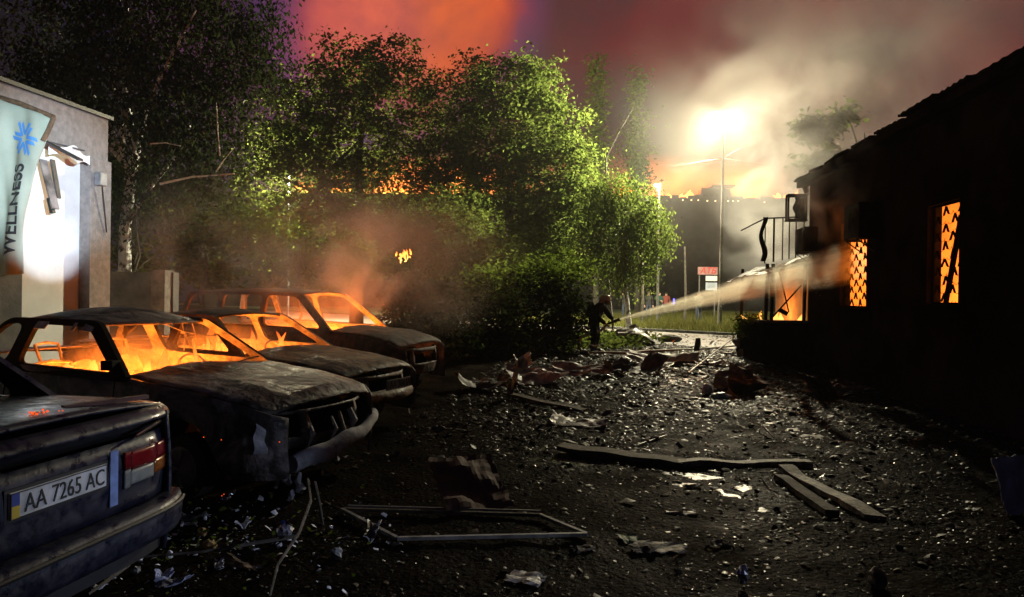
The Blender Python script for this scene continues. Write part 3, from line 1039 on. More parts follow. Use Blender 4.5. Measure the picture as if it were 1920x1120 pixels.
def make_car(name, label, loc, rz, P):
    """body seen from the outside: side panels with wheel arches, bonnet, boot, greenhouse with open windows; x forward, y left"""
    root = thing(name, label, "car", loc, rz, P.get("group"))
    ext, inn = P["ext"], P.get("inn", "ash")
    nose, tail = P["nose"], P["tail"]
    zt = lambda x: itp(x, P["top"])
    hw = lambda x: itp(x, P["plan"])
    fa, ra, RA = P["fa"], P["ra"], P.get("arch", .36)
    rock = P.get("rock", .20)
    az = P.get("axle", .27)

    def zb(x):
        z = rock
        for a in (fa, ra):
            if abs(x - a) < RA:
                z = max(z, az + math.sqrt(RA * RA - (x - a) ** 2))
        return min(z, zt(x) - .05)

    NS = 64
    jig = P.get("dent", 0.0)

    def side_y(x, z, s):
        k = (z - .58) / .45
        return s * (hw(x) * (1 - .07 * k * k) + jig * noise.noise(Vector((x * 2.2, z * 3, s * 3.3))))

    for s in (-1, 1):
        b = MB()
        def fn(u, v, s=s):
            x = tail + (nose - tail) * u
            z0, z1 = zb(x), zt(x)
            z = z0 + (z1 - z0) * v
            return Vector((x, side_y(x, z, s), z))
        b.grid(fn, NS, 7)
        b.build("body_side", [ext, inn], root, smooth=True, solid=.02, inner=True)
        # door seams, sill trim, handle
        for xd in P.get("seams", ()):
            b = MB()
            b.tube([(xd + (.05 if z < .5 else 0), side_y(xd, z, s) + s * .011, z) for z in np.linspace(rock + .08, zt(xd) - .02, 8)], .006, 5)
            b.build("door_seam", "char_black", root)
        for xd in P.get("handles", ()):
            b = MB(); b.box((xd, side_y(xd, zt(xd) - .13, s) + s * .025, zt(xd) - .13), (.17, .03, .035)); b.build("door_handle", "char_black", root, bevel=.008)
        # wheel arch liners
        for a in (fa, ra):
            b = MB()
            b.grid(lambda u, v, a=a, s=s: Vector((a - (RA - .004) * math.cos(math.pi * u), s * (hw(a) - .03 - .3 * v), az + (RA - .004) * math.sin(math.pi * u))), 14, 2)
            b.build("arch_liner", "char_black", root, solid=.01)
    # bonnet
    hx0, hx1 = P["cowl"], nose - P.get("lip", .10)
    cr = P.get("crown", .05)
    b = MB()
    def hood(u, v):
        x = hx0 + (hx1 - hx0) * u
        w = hw(x) - .035
        y = (-1 + 2 * v) * w
        k = abs(2 * v - 1)
        return Vector((x + .05 * (1 - k * k) * u, y, zt(x) + .012 + cr * (1 - k ** 2.4) + jig * .7 * noise.noise(Vector((x * 1.6, y * 1.8, 4.4))) - jig * .8 * abs(noise.noise(Vector((x * 2.3 + y, y * 1.1, 2.4)))) + (.012 if .52 < k < .60 else 0) - (.03 * max(0, u - .9) * 10 * .6)))
    b.grid(hood, 26, 22)
    b.build("bonnet", [P.get("hoodmat", ext), inn], root, smooth=True, solid=.016, inner=True)
    # boot deck
    b = MB()
    dx0, dx1 = tail + .06, P["deck"]
    if not P.get("hatch"):
        b.grid(lambda u, v: Vector((dx0 + (dx1 - dx0) * u, (-1 + 2 * v) * (hw(dx0 + (dx1 - dx0) * u) - .035), zt(dx0 + (dx1 - dx0) * u) + .012 + .035 * (1 - abs(2 * v - 1) ** 2.4))), 12, 16)
        b.build("boot_lid", [ext, inn], root, smooth=True, solid=.016, inner=True)
    # greenhouse sides
    zb_, zr = P["belt"], P["roof_z"]
    yr = P["roof_hw"]
    out = round_poly(P["gh"], P.get("gh_r", .10), 5)
    holes = [round_poly(h_, P.get("win_r", .09), 5) for h_ in P["wins"]]
    for s in (-1, 1):
        me = panel2d(out, holes, .045)
        bm = bmesh.new(); bm.from_mesh(me); bmesh.ops.recalc_face_normals(bm, faces=bm.faces); bm.to_mesh(me); bm.free()
        flags = [p.normal.z for p in me.polygons]
        def mp(u, v, w, s=s):
            t = (v - zb_) / (zr - zb_)
            yb = hw(u) * .955
            return (u, s * (yb + (yr - yb) * max(-.15, t) + w), v)
        remap(me, mp)
        o = mesh_obj("window_frame", me, [P.get("ghmat", ext), inn], root)
        for p, nz_ in zip(me.polygons, flags):
            p.material_index = 1 if nz_ < -.3 else 0
    # roof
    rx0, rx1 = P["roof"]
    b = MB()
    sag = P.get("sag", 0)
    def roof(u, v):
        x = rx0 + (rx1 - rx0) * u
        k = abs(2 * v - 1)
        y = (-1 + 2 * v) * (yr + .015)
        z = zr - .015 + .05 * (1 - k ** 2.2) + P.get("bow", .045) * math.sin(math.pi * min(1, u * 1.02)) * (1 - .6 * k * k) - .015
        z -= sag * (u ** 6) * (1 - k * k) * 1.0
        return Vector((x - .05 * k * k * u + .06 * u * (1 - k * k), y, z + jig * .4 * noise.noise(Vector((x * 1.3, y * 1.4, 7.7)))))
    b.grid(roof, 18, 16)
    b.build("roof", [P.get("roofmat", ext), inn], root, smooth=True, solid=.02, inner=True)
    # floor, bulkheads, dash
    b = MB()
    wv = hw(0) - .06
    b.box(((rx0 + rx1) / 2 + .05, 0, .22), (2.6, wv * 2, .03))
    b.build("floor_pan", inn, root)
    b = MB(); b.box((hx0 - .02, 0, .55), (.03, wv * 2 - .05, .62)); b.build("bulkhead", inn, root)
    if P.get("dash", True):
        b = MB()
        b.grid(lambda u, v: Vector((hx0 - .42 * (1 - v) - .02, (-1 + 2 * u) * (wv - .08), .80 + .10 * v + .03 * noise.noise(Vector((u * 9, v * 5, 1.2))))), 26, 8)
        b.build("dashboard", inn, root, solid=.03)
        b = MB()
        c = Vector((hx0 - .55, .35, .82)); tl = Matrix.Rotation(R(-25), 3, "Y")
        b.tube([c + tl @ Vector((0, .18 * math.cos(a), .18 * math.sin(a))) for a in np.linspace(0, 2 * math.pi, 22)], .012, 6, cap=False)
        b.tube([c + tl @ Vector((0, -.18, 0)), c, c + tl @ Vector((0, .18, 0))], .011, 5); b.tube([c, c + Vector((.4, 0, -.12))], .025, 6)
        b.build("steering_wheel", inn, root)
    # seats burnt down to their frames
    for s in P.get("seats", (-.36, .36)):
        x0 = P.get("seat_x", -.35)
        sr = bpy.data.objects.new("seat", None); sr.location = (x0, s, .3); link(sr, root)
        lean = lambda z: -.28 * z / .6
        b = MB()
        lp = [(lean(0), -.22, 0), (lean(.45), -.22, .45), (lean(.60), -.17, .60), (lean(.62), 0, .62), (lean(.60), .17, .60), (lean(.45), .22, .45), (lean(0), .22, 0)]
        b.tube(lp, .022, 6)
        b.build("back_frame", inn, sr)
        b = MB()
        b.grid(lambda u, v: Vector((lean(.47 + .13 * v) - .0, (-1 + 2 * u) * (.19 - .03 * v), .47 + .13 * v)), 8, 3, keep=lambda u, v: not (.2 < v < .8 and (abs(u - .3) < .09 or abs(u - .7) < .09)))
        b.build("top_plate", inn, sr, solid=.012)
        for zz in (.12, .23, .34, .43):
            b = MB(); b.tube([(lean(zz) + .01, -.21, zz), (lean(zz) - .03, 0, zz - .012), (lean(zz) + .01, .21, zz)], .011, 5); b.build("spring_bar", inn, sr)
        b = MB(); b.tube([(lean(.12), -.08, .1), (lean(.45), -.08, .46)], .012, 5); b.tube([(lean(.12), .08, .1), (lean(.45), .08, .46)], .012, 5); b.build("upright", inn, sr)
        b = MB(); b.tube([(lean(.62), -.10, .62), (lean(.78), -.11, .78), (lean(.80), 0, .80), (lean(.78), .11, .78), (lean(.62), .10, .62)], .014, 6)
        b.build("headrest_frame", inn, sr)
        b = MB(); b.box((.24, 0, .02), (.46, .46, .05))
        for k in range(5): b.tube([(.04 + .1 * k, -.2, .06), (.05 + .1 * k, 0, .075), (.04 + .1 * k, .2, .06)], .008, 4)
        b.build("seat_pan", inn, sr)
    b = MB()
    b.grid(lambda u, v: Vector((P["rear_seat"] - .22 * v, (-1 + 2 * u) * (wv - .16), .35 + .5 * v + .02 * math.sin(20 * u))), 20, 6)
    b.build("rear_bulkhead", inn, root, solid=.02)
    # wheels
    for xa in (fa, ra):
        for s in (-1, 1):
            wr = bpy.data.objects.new("wheel", None); wr.location = (xa, s * (hw(xa) - .11), az - .02); link(wr, root)
            b = MB()
            r_ = P.get("tyre_r", .25)
            b.tube([(0, -.085, 0), (0, -.07, 0), (0, .07, 0), (0, .085, 0)], [r_ - .05, r_, r_, r_ - .05], 22); b.build("tyre", "tyre", wr)
            b = MB(); b.tube([(0, s * .086, 0), (0, s * .094, 0)], [r_ * .66, r_ * .55], 18)
            for k in range(5):
                a = k * math.pi * .4; b.bar((.03 * math.cos(a), s * .1, .03 * math.sin(a)), (r_ * .6 * math.cos(a), s * .1, r_ * .6 * math.sin(a)), .045, .015)
            b.build("rim", "sheet_metal", wr)
    return root, dict(hw=hw, zt=zt, side_y=side_y)


def plate(root, text, c, fwd, w=.52, h=.112, mats=("plate_white", "plate_black"), name="number_plate", flagside=True):
    """number plate at local c, facing fwd (+1 forwards, -1 backwards)"""
    pr = bpy.data.objects.new(name, None); pr.location = c; link(pr, root)
    pr.rotation_euler = (0, 0, 0 if fwd > 0 else math.pi)
    b = MB(); b.box((0, 0, 0), (.012, w, h)); b.build("plate_base", mats[0], pr, bevel=.004)
    b = MB()
    for s in (-1, 1):
        b.box((.008, 0, s * (h / 2 - .004)), (.004, w - .004, .004)); b.box((.008, s * (w / 2 - .004), 0), (.004, .004, h - .012))
    b.build("plate_border", mats[1], pr)
    me = text_mesh(text, .101, .001)
    xsv = [v.co.x for v in me.vertices]; k = (w * .83) / (max(xsv) - min(xsv)); x0 = (max(xsv) + min(xsv)) / 2
    ysv = [v.co.y for v in me.vertices]; y0 = (max(ysv) + min(ysv)) / 2; ky = .076 / (max(ysv) - min(ysv))
    remap(me, lambda u, v, z: (.0085 + z, (u - x0) * k + .022, (v - y0) * ky))
    mesh_obj("plate_characters", me, mats[1], pr)
    if flagside:
        b = MB(); b.box((.0085, -w / 2 + .024, .026), (.003, .036, .05)); b.build("blue_band", "plate_blue", pr)
        b = MB(); b.box((.0085, -w / 2 + .024, -.026), (.003, .036, .05)); b.build("yellow_band", "plate_yellow", pr)


SEDAN = dict(
    nose=2.2, tail=-2.2, fa=1.38, ra=-1.22, cowl=.80, deck=-1.32, rear_seat=-1.0,
    top=[(-2.2, .84), (-2.1, .90), (-1.9, .93), (-1.3, .955), (-.3, .94), (.8, .905), (1.5, .84), (2.0, .75), (2.2, .66)],
    plan=[(-2.2, .66), (-2.1, .75), (-1.85, .80), (-1.2, .825), (1.2, .825), (1.7, .80), (2.0, .74), (2.12, .66), (2.2, .54)],
    belt=.92, roof_z=1.325, roof_hw=.575, roof=(-.80, .16),
    gh=[(-1.42, .90), (-.92, 1.335), (.16, 1.335), (.86, .875)],
    wins=[[(-1.22, .965), (-.90, 1.275), (-.40, 1.285), (-.38, .955)], [(-.27, .955), (-.29, 1.285), (.08, 1.275), (.62, .935)]],
    ext="burnt_grey", seams=(.66, -.32, -1.05), handles=(-.18, -.92), dent=.03)


def front_end(root, info, P, style):
    nose = P["nose"]
    hw = info["hw"]; zt = info["zt"]
    w0 = hw(nose - .12)
    nx = lambda y: nose - .02 - .30 * (abs(y) / .78) ** 2.6
    ztop = zt(nose) + .03
    def fn(u, v):
        y = (-1 + 2 * u) * w0 * 1.04
        return Vector((nx(y) + .03 * math.sin(math.pi * v), y, .40 + (ztop - .40) * v))
    def keep(u, v):
        y = abs(-1 + 2 * u) * w0 * 1.04
        if style == "open":
            if .34 < y < .66 and .25 < v < .92: return False
            if y < .30 and .30 < v < .9: return False
        else:
            if .40 < y < .66 and .40 < v < .90: return False
            if y < .34 and .45 < v < .85: return False
        return True
    b = MB(); b.grid(fn, 40, 14, keep=keep); b.build("front_panel", [P.get("facemat", P["ext"]), "char_black"], root, smooth=True, solid=.02, inner=True)
    for s in (-1, 1):
        hl = bpy.data.objects.new("headlight", None); hl.location = (nx(.5) - .05, s * .50, .585 if style == "open" else .60); link(hl, root)
        b = MB()
        ra, rb = (.145, .115) if style == "open" else (.125, .07)
        n = 20
        for k, (dx, sc) in enumerate(((.05, 1.0), (-.02, .92), (-.09, .55), (-.10, .05))):
            b.v += [(dx - .0, sc * ra * math.cos(2 * math.pi * i / n), sc * rb * math.sin(2 * math.pi * i / n)) for i in range(n)]
            if k:
                for i in range(n): b.f.append(((k - 1) * n + i, (k - 1) * n + (i + 1) % n, k * n + (i + 1) % n, k * n + i)); b.m.append(0)
        b.build("bowl", "char_black" if style == "open" else "dark_sheet", hl, smooth=True, solid=.006)
        if style == "open":
            b = MB(); b.ball((-.06, .01, .035), (.03, .06, .05), 8, 6); b.build("melted_reflector", "ash_and_lit_white", hl, smooth=True)
    b = MB()
    b.box((nose - .42, 0, .55), (.06, .7, .32))
    for k in range(9): b.box((nose - .38, -.32 + .08 * k, .55), (.02, .02, .30))
    b.build("radiator", "char_black", root)
    b = MB()
    for k, (x, y, z, sx, sy, sz) in enumerate(((1.5, .2, .6, .5, .4, .25), (1.25, -.3, .62, .3, .25, .2), (1.6, -.35, .55, .3, .2, .3), (1.75, .45, .5, .2, .2, .3))):
        b.box((x + nose - 2.2, y, z), (sx, sy, sz))
    b.build("engine", "char_black", root)


# --- grey burnt saloon, in front
A0 = YAW
NDIR = lambda deg: Vector((math.cos(R(deg)), math.sin(R(deg)), 0))
P1 = dict(SEDAN, sag=.05, ghmat="char_black", roofmat="burnt_grey", bow=.085, seat_x=-.52, roof_z=1.335,
          gh=[(-1.50, .90), (-1.05, 1.345), (.16, 1.345), (.86, .875)], roof=(-.98, .16), seams=(.66, -.70, -1.2), handles=(-.55,),
          wins=[[(-1.30, .965), (-1.05, 1.285), (-.80, 1.295), (-.78, .955)], [(-.62, .955), (-.64, 1.295), (.08, 1.285), (.62, .935)]])
yaw1 = -23 + math.degrees(YAW)
nose1 = cw(-1.47, 5.66)
c1 = nose1 - NDIR(yaw1) * 2.2
car1, inf1 = make_car("burnt_saloon", "burnt grey saloon car with glowing cabin and its front bumper hanging off", c1, R(yaw1), P1)
front_end(car1, inf1, P1, "open")
# fender corner painted bluish-white as if lit, hanging bumper bar, dangling lumps
b = MB(); b.grid(lambda u, v: Vector((2.035 + .085 * u * (1 - .55 * v) + .02 * v + .012 * math.sin(9 * v), inf1["side_y"](2.035 + .085 * u, .5, -1) - .016, .41 + .23 * v - .05 * u * v)), 5, 8); b.build("lit_wing_corner", "ash_and_lit_white", car1, solid=.012)
b = MB()
def bump(u, v):
    y = -.50 + 1.26 * u
    x = 2.24 - .22 * (abs(y) / .78) ** 2.4 + .05
    a = v * 2 * math.pi
    h_ = .066 + .015 * math.sin(6 * u)
    return Vector((x + .05 * math.cos(a), y, .30 + .19 * u ** .9 + h_ * math.sin(a) + .012 * math.sin(17 * u)))
b.grid(bump, 34, 12); b.build("hanging_bumper", "ash_and_lit_white", car1, smooth=True)
for (y, x, z0, z1, r_) in ((-.28, 2.16, .62, .36, .018), (.08, 2.2, .62, .30, .014), (.26, 2.17, .62, .42, .022), (-.05, 2.22, .60, .40, .010), (-.5, 2.05, .42, .10, .02)):
    b = MB(); b.tube([(x, y, z0), (x + .03, y + .03, (z0 + z1) / 2), (x - .01, y + .01, z1)], [r_, r_ * 1.5, r_ * .7], 6); b.build("dangling_strap", "ash_and_lit_white" if y != .08 else "sheet_metal", car1)
b = MB()
rr = random.Random(31)
for k in range(9):
    b.ball((2.16 + rr.uniform(-.05, .08), -.46 + rr.uniform(-.06, .10), .30 - .03 * k + rr.uniform(-.03, .03)), (rr.uniform(.015, .035), rr.uniform(.015, .04), rr.uniform(.02, .05)), 7, 6)
b.v = [tuple(Vector(q) + Vector((noise.noise(Vector(q) * 25), noise.noise(Vector(q) * 25 + Vector((5, 0, 0))), noise.noise(Vector(q) * 25 + Vector((0, 5, 0))))) * .025) for q in b.v]
b.build("melted_trim", "ash_and_lit_white", car1)
# wires and shreds hanging in the windscreen, wiper arms on the cowl
for k, (y0, y1, dx) in enumerate(((-.35, -.34, 0), (.05, .5, .1), (.30, .32, .02), (.42, .44, .03))):
    b = MB()
    if k == 1: b.tube([(.14, y0, 1.31), (.25, .2, 1.22), (.36, .38, 1.17), (.42, y1, 1.18)], .005, 5)
    else: b.tube([(.12, y0, 1.32), (.14 + dx, y0 + .01, 1.18), (.12 + dx, y1, 1.02)], .004, 5)
    b.build("hanging_wire", "ash", car1)
for y0 in (-.35, .25):
    b = MB(); b.tube([(.86, y0, .935), (.80, y0 + .2, .955), (.74, y0 + .45, .965)], .007, 5); b.build("wiper_arm", "char_black", car1)
b = MB(); b.box((.60, -.80, 1.0), (.10, .12, .08), Matrix.Rotation(.3, 3, "Z")); b.build("mirror_stump", "char_black", car1, bevel=.01)
# pale patches painted as cool light glinting on the near roof edge
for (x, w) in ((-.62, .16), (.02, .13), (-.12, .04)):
    b = MB(); b.grid(lambda u, v, x=x, w=w: Vector((x + w * u, -(.60 + .004) - .045 + .05 * v, 1.255 + .07 * v - .06 * max(0, (x + w * u - .0)))), 4, 3); b.build("glint_patch", "ash_and_lit_white", car1, solid=.004)

# --- tan burnt hatch-backed saloon, second
P2 = dict(SEDAN, ext="burnt_tan", ghmat="burnt_rust", roofmat="burnt_rust", nose=2.15, seat_x=-.3, dent=.014,
          top=[(-2.2, .86), (-2.0, .93), (-1.3, .95), (-.3, .93), (.8, .90), (1.5, .83), (2.0, .74), (2.15, .67)])
nose2 = cw(-1.40, 7.75)
yaw2 = yaw1 + 1
c2 = nose2 - NDIR(yaw2) * 2.15
car2, inf2 = make_car("burnt_hatchback", "tan burnt low car with number plate, between two other burnt cars", c2, R(yaw2), P2)
front_end(car2, inf2, P2, "slot")
b = MB()
b.grid(lambda u, v: Vector((2.20 - .22 * (abs(-.76 + 1.52 * u) / .78) ** 2.4 + .06 * math.cos(v * 2 * math.pi), -.76 + 1.52 * u, .46 + .07 * math.sin(v * 2 * math.pi))), 26, 10); b.build("bumper", "burnt_tan", car2, smooth=True)
plate(car2, "AA 304 IA", (2.285, .02, .60), 1, mats=("sheet_metal", "char_black"), flagside=False)

# --- tall estate car, third
P3 = dict(SEDAN, ext="burnt_rust", ghmat="burnt_rust", nose=2.15, hatch=True, cowl=.95, deck=-2.1, rear_seat=-1.2, axle=.32, arch=.40, tyre_r=.31, rock=.28,
          top=[(-2.2, 1.0), (-2.0, 1.06), (-.3, 1.06), (.95, 1.03), (1.6, .97), (2.0, .86), (2.15, .76)],
          belt=1.05, roof_z=1.60, roof_hw=.60, roof=(-2.0, .30), sag=.0,
          gh=[(-2.16, 1.03), (-2.0, 1.605), (.28, 1.605), (1.02, 1.0)],
          wins=[[(-2.02, 1.10), (-1.92, 1.55), (-1.35, 1.56), (-1.28, 1.10)], [(-1.18, 1.10), (-1.24, 1.56), (-.46, 1.56), (-.42, 1.09)], [(-.32, 1.09), (-.36, 1.56), (.20, 1.545), (.78, 1.07)]])
nose3 = cw(-1.30, 10.5)
yaw3 = yaw1 + 2
c3 = nose3 - NDIR(yaw3) * 2.15
car3, inf3 = make_car("burnt_estate_car", "tall burnt estate car, farthest of the burnt cars, smoke rising from it", c3, R(yaw3), P3)
front_end(car3, inf3, P3, "slot")

# fire inside the burnt cars
CABIN = volume_mat("cabin_smoke", .9, (.80, .74, .70), .0, 1.6, .15, .7)
FM_CAR = flame_mat("flame_car", 3.6, .25, 1.25)
for nm, cen, yw, pw, seed, lab in (("car_fire", c1, yaw1, 1.0, 5, "fire glowing in the cabin of the grey burnt saloon"), ("car_fire", c2, yaw2, .8, 6, "fire glowing in the cabin of the tan burnt car"),
                            ("car_fire", c3, yaw3, .8, 7, "fire glowing in the cabin of the tall burnt estate")):
    rm = Matrix.Rotation(R(yw), 3, "Z")
    rr = random.Random(seed)
    sp = []
    for k in range(16):
        q = cen + rm @ Vector((rr.uniform(-.9, .7), rr.uniform(-.55, .55), .26))
        sp.append((q.x, q.y, q.z, rr.uniform(.08, .2), rr.uniform(.12, .42)))
    for k in range(11):
        q = cen + rm @ Vector((rr.uniform(-.7, .6), rr.uniform(-.45, .55), rr.uniform(.55, .85)))
        sp.append((q.x, q.y, q.z, rr.uniform(.04, .10), rr.uniform(.12, .34)))
    f = flames(nm, FM_CAR, sp, None, seed)
    tag(f, lab, "fire", kind="stuff")
    hz_ = .12 if cen is c3 else 0
    b = MB(); b.box((0, 0, 0), (2.1, 1.25, .95))
    o = b.build("cabin_smoke", CABIN, loc=cen + rm @ Vector((-.2, 0, .86 + hz_))); o.rotation_euler = (0, 0, R(yw))
    tag(o, lab.replace("fire glowing", "fire-lit smoke hanging"), "smoke", kind="stuff")
    for (x, y, z, p_) in ((.42, 0, .74 + hz_, 15), (-.15, .05, .62 + hz_, 12), (-.62, -.1, .70 + hz_, 9)):
        q = cen + rm @ Vector((x, y, z))
        lamp("POINT", "car_fire_light", q, p_ * pw * 9.0, (1.0, .185, .012), .08)

rm = Matrix.Rotation(R(yaw3), 3, "Z")
rr = random.Random(77)
sp = []
for k in range(12):
    q = c3 + rm @ Vector((rr.uniform(-1.3, .3), 1.25 + rr.uniform(-.15, .25), .05)); sp.append((q.x, q.y, q.z, rr.uniform(.1, .25), rr.uniform(.3, .75)))
tag(flames("added_plume_fire", FM_CAR, sp, None, 14), "added low flames hidden behind the tall burnt estate, lighting its smoke", "fire", kind="stuff")
lamp("POINT", "added_plume_light", c3 + rm @ Vector((-.5, 1.3, .85)), 80, (1.0, .21, .02), .15)  # flames and lamp added out of sight to light the smoke plume from behind

# --- dark blue saloon, nearest: only its tail is in view
PB = dict(SEDAN, ext="blue_paint", inn="black_trim", ghmat="blue_paint", dent=.004, nose=2.3, tail=-2.2,
          top=[(-2.2, .955), (-2.12, .975), (-1.9, .985), (-1.3, .98), (-.3, .95), (.8, .92), (1.5, .85), (2.0, .76), (2.3, .66)],
          plan=[(-2.2, .76), (-2.12, .80), (-1.85, .825), (-1.2, .84), (1.2, .84), (1.7, .82), (2.0, .76), (2.12, .68), (2.3, .54)],
          roof_z=1.40, gh=[(-1.55, .93), (-.95, 1.41), (.16, 1.41), (.90, .90)],
          wins=[[(-1.22, .99), (-.93, 1.35), (-.40, 1.36), (-.38, .98)], [(-.27, .98), (-.29, 1.36), (.08, 1.35), (.66, .96)]],
          seats=(), dash=True, seams=(.66, -.32), handles=(-.18, -.92), tyre_r=.29, axle=.30)
yawb = 169.6 + math.degrees(YAW)
tailb = cw(-2.02, 3.03)
cb = tailb + NDIR(yawb) * 2.2
carb, infb = make_car("blue_saloon", "dark blue saloon car with number plate AA 7265 AC and red amber tail lamps", cb, R(yawb), PB)
tx = lambda y: -2.2 + .09 * (abs(y) / .80) ** 6
b = MB(); b.grid(lambda u, v: Vector((tx(-.8 + 1.6 * u) - .02 * math.sin(math.pi * v), -.8 + 1.6 * u, .50 + .36 * v)), 30, 6); b.build("tail_panel", "blue_paint", carb, smooth=True, solid=.02)
b = MB(); b.grid(lambda u, v: Vector((tx(-.78 + 1.56 * u) + .05 - .05 * v, -.78 + 1.56 * u, .865 + .095 * v)), 30, 3); b.build("shut_recess", "black_trim", carb, smooth=True, solid=.01)
b = MB(); b.grid(lambda u, v: Vector((tx(-.79 + 1.58 * u) - .045 + .06 * v - .015 * math.sin(math.pi * v), -.79 + 1.58 * u, .93 + .055 * v)), 30, 4); b.build("lid_lip", "blue_paint", carb, smooth=True, solid=.02)
def bumpb(u, v):
    y = -.83 + 1.66 * u
    a = v * 2 * math.pi
    return Vector((tx(y) - .07 + .075 * math.cos(a) * (1 if abs(math.cos(a)) < .7 else .98), y, .42 + .11 * max(-.8, min(.8, math.sin(a) * 1.3))))
b = MB(); b.grid(bumpb, 30, 16); b.build("rear_bumper", "blue_paint", carb, smooth=True)
b = MB(); b.tube([(tx(y) - .146, y, .475) for y in np.linspace(-.8, .8, 24)], .012, 6); b.build("bumper_strip", "black_trim", carb)
b = MB(); b.grid(lambda u, v: Vector((tx(-.75 + 1.5 * u) - .02, -.75 + 1.5 * u, .22 + .12 * v)), 20, 2); b.build("rear_valance", "black_trim", carb, solid=.01)
plate(carb, "AA 7265 AC", (tx(0) - .035, 0.0, .725), -1)
b = MB(); b.box((tx(0) - .026, 0, .725), (.008, .55, .14)); b.build("plate_holder", "black_trim", carb)
for s in (-1, 1):
    tl = bpy.data.objects.new("tail_lamp", None); link(tl, carb)
    def lens(y0, y1, z0, z1, m_, nm, out=.012):
        b = MB()
        def fn(u, v):
            y = y0 + (y1 - y0) * u
            z = z0 + (z1 - z0) * v
            wrap = max(0, y - .78)
            return Vector((tx(min(y, .80)) - .02 - out + wrap * 1.6, s * (min(y, .815) + 0), z + .0))
        b.grid(fn, 10, 4); b.build(nm, m_, tl, smooth=True, solid=.016)
    lens(.375, .41, .625, .715, "lens_white", "reflector", .016); lens(.375, .41, .72, .805, "lens_red", "reflector", .016)
    lens(.415, .60, .635, .705, "lens_white", "reversing_lens"); lens(.415, .62, .71, .80, "lens_red", "brake_lens")
    lens(.605, .86, .645, .715, "lens_amber", "indicator_lens"); lens(.625, .86, .72, .80, "lens_red", "side_lens")
    b = MB(); b.tube([(tx(.55) - .05, s * .45, .875), (tx(.7) - .04, s * .66, .905), (tx(.8) - .02, s * .80, .90), (tx(.8) + .03, s * .835, .84)], [.006, .012, .012, .006], 6); b.build("glint_arc", "chrome", tl)  # bright metal arc put in for the glints above the lamp
b = MB(); b.grid(lambda u, v: Vector((tx(.3) - .032, -(.285 + .05 * u), .56 + .27 * v)), 2, 5); b.build("reflective_strip", "blue_strip", carb, solid=.008)
# loose red-brown trim lying on the boot and a few embers
b = MB(); b.bar((-1.95, -.30, 1.03), (-2.10, -.70, 1.035), .035, .02); b.build("loose_trim", "rust_board", carb)
b = MB()
rr = random.Random(2)
for k in range(14): b.ball((-2.02 + rr.uniform(-.05, .05), -.12 + rr.uniform(-.06, .06), 1.035 + rr.uniform(0, .012)), rr.uniform(.003, .006), 5, 4)
o = b.build("embers", "ember"); o.parent = carb

# ------------------------------------------------------------------ trees and shrubs
def leaf_cloud(name, pts, size, material, parent, seed, droop=.35, aspect=.55):
    rg = np.random.default_rng(seed)
    n = len(pts)
    a = rg.uniform(0, 2 * np.pi, n)
    d = np.stack([np.cos(a), np.sin(a), -droop + rg.normal(0, .45, n)], 1)
    d /= np.linalg.norm(d, axis=1)[:, None]
    r = rg.normal(0, 1, (n, 3))
    s = np.cross(d, r); s /= np.linalg.norm(s, axis=1)[:, None] + 1e-9
    L = (size * rg.uniform(.6, 1.35, n))[:, None]
    nrm = np.cross(d, s)
    v = np.stack([pts, pts + d * L * .5 + s * L * aspect * .5 + nrm * L * .08, pts + d * L, pts + d * L * .5 - s * L * aspect * .5 + nrm * L * .08], 1).reshape(-1, 3)
    return numpy_mesh(name, v, np.arange(4 * n).reshape(-1, 4), material, parent)


def clump_points(lobes, n_clumps, per, sigma, seed, shell=.55, hang=0.0):
    """leaf positions gathered in clumps near the outside of the crown's lobes"""
    rg = np.random.default_rng(seed)
    vol = np.array([l[3] * l[4] * l[5] for l in lobes]) ** .8
    vol /= vol.sum()
    which = rg.choice(len(lobes), n_clumps, p=vol)
    L = np.array(lobes)[which]
    d = rg.normal(0, 1, (n_clumps, 3)); d /= np.linalg.norm(d, axis=1)[:, None]
    rad = shell + (1.05 - shell) * rg.uniform(0, 1, n_clumps) ** .7
    cc = L[:, :3] + d * L[:, 3:6] * rad[:, None]
    size = rg.uniform(.6, 1.4, n_clumps)
    p = np.repeat(cc, per, 0) + rg.normal(0, 1, (n_clumps * per, 3)) * (sigma * np.repeat(size, per))[:, None] * np.array([1, 1, .62])
    if hang:
        p[:, 2] -= hang * rg.uniform(0, 1, len(p)) ** 1.3 * np.repeat(rg.uniform(.3, 1.2, n_clumps), per)
        k = np.repeat(rg.normal(0, sigma * .5, (n_clumps, 2)), per, 0)
    return p, cc


def lobes_px(spec, d):
    """(px, py, rx, ry[, extra distance]) outlines to ellipsoids standing d metres away"""
    out = []
    for s in spec:
        dd = d + (s[4] if len(s) > 4 else 0)
        c = at(s[0], s[1], dd)
        out.append((c.x, c.y, c.z, s[2] * dd / FPX, s[2] * dd / FPX * .9, s[3] * dd / FPX))
    return out


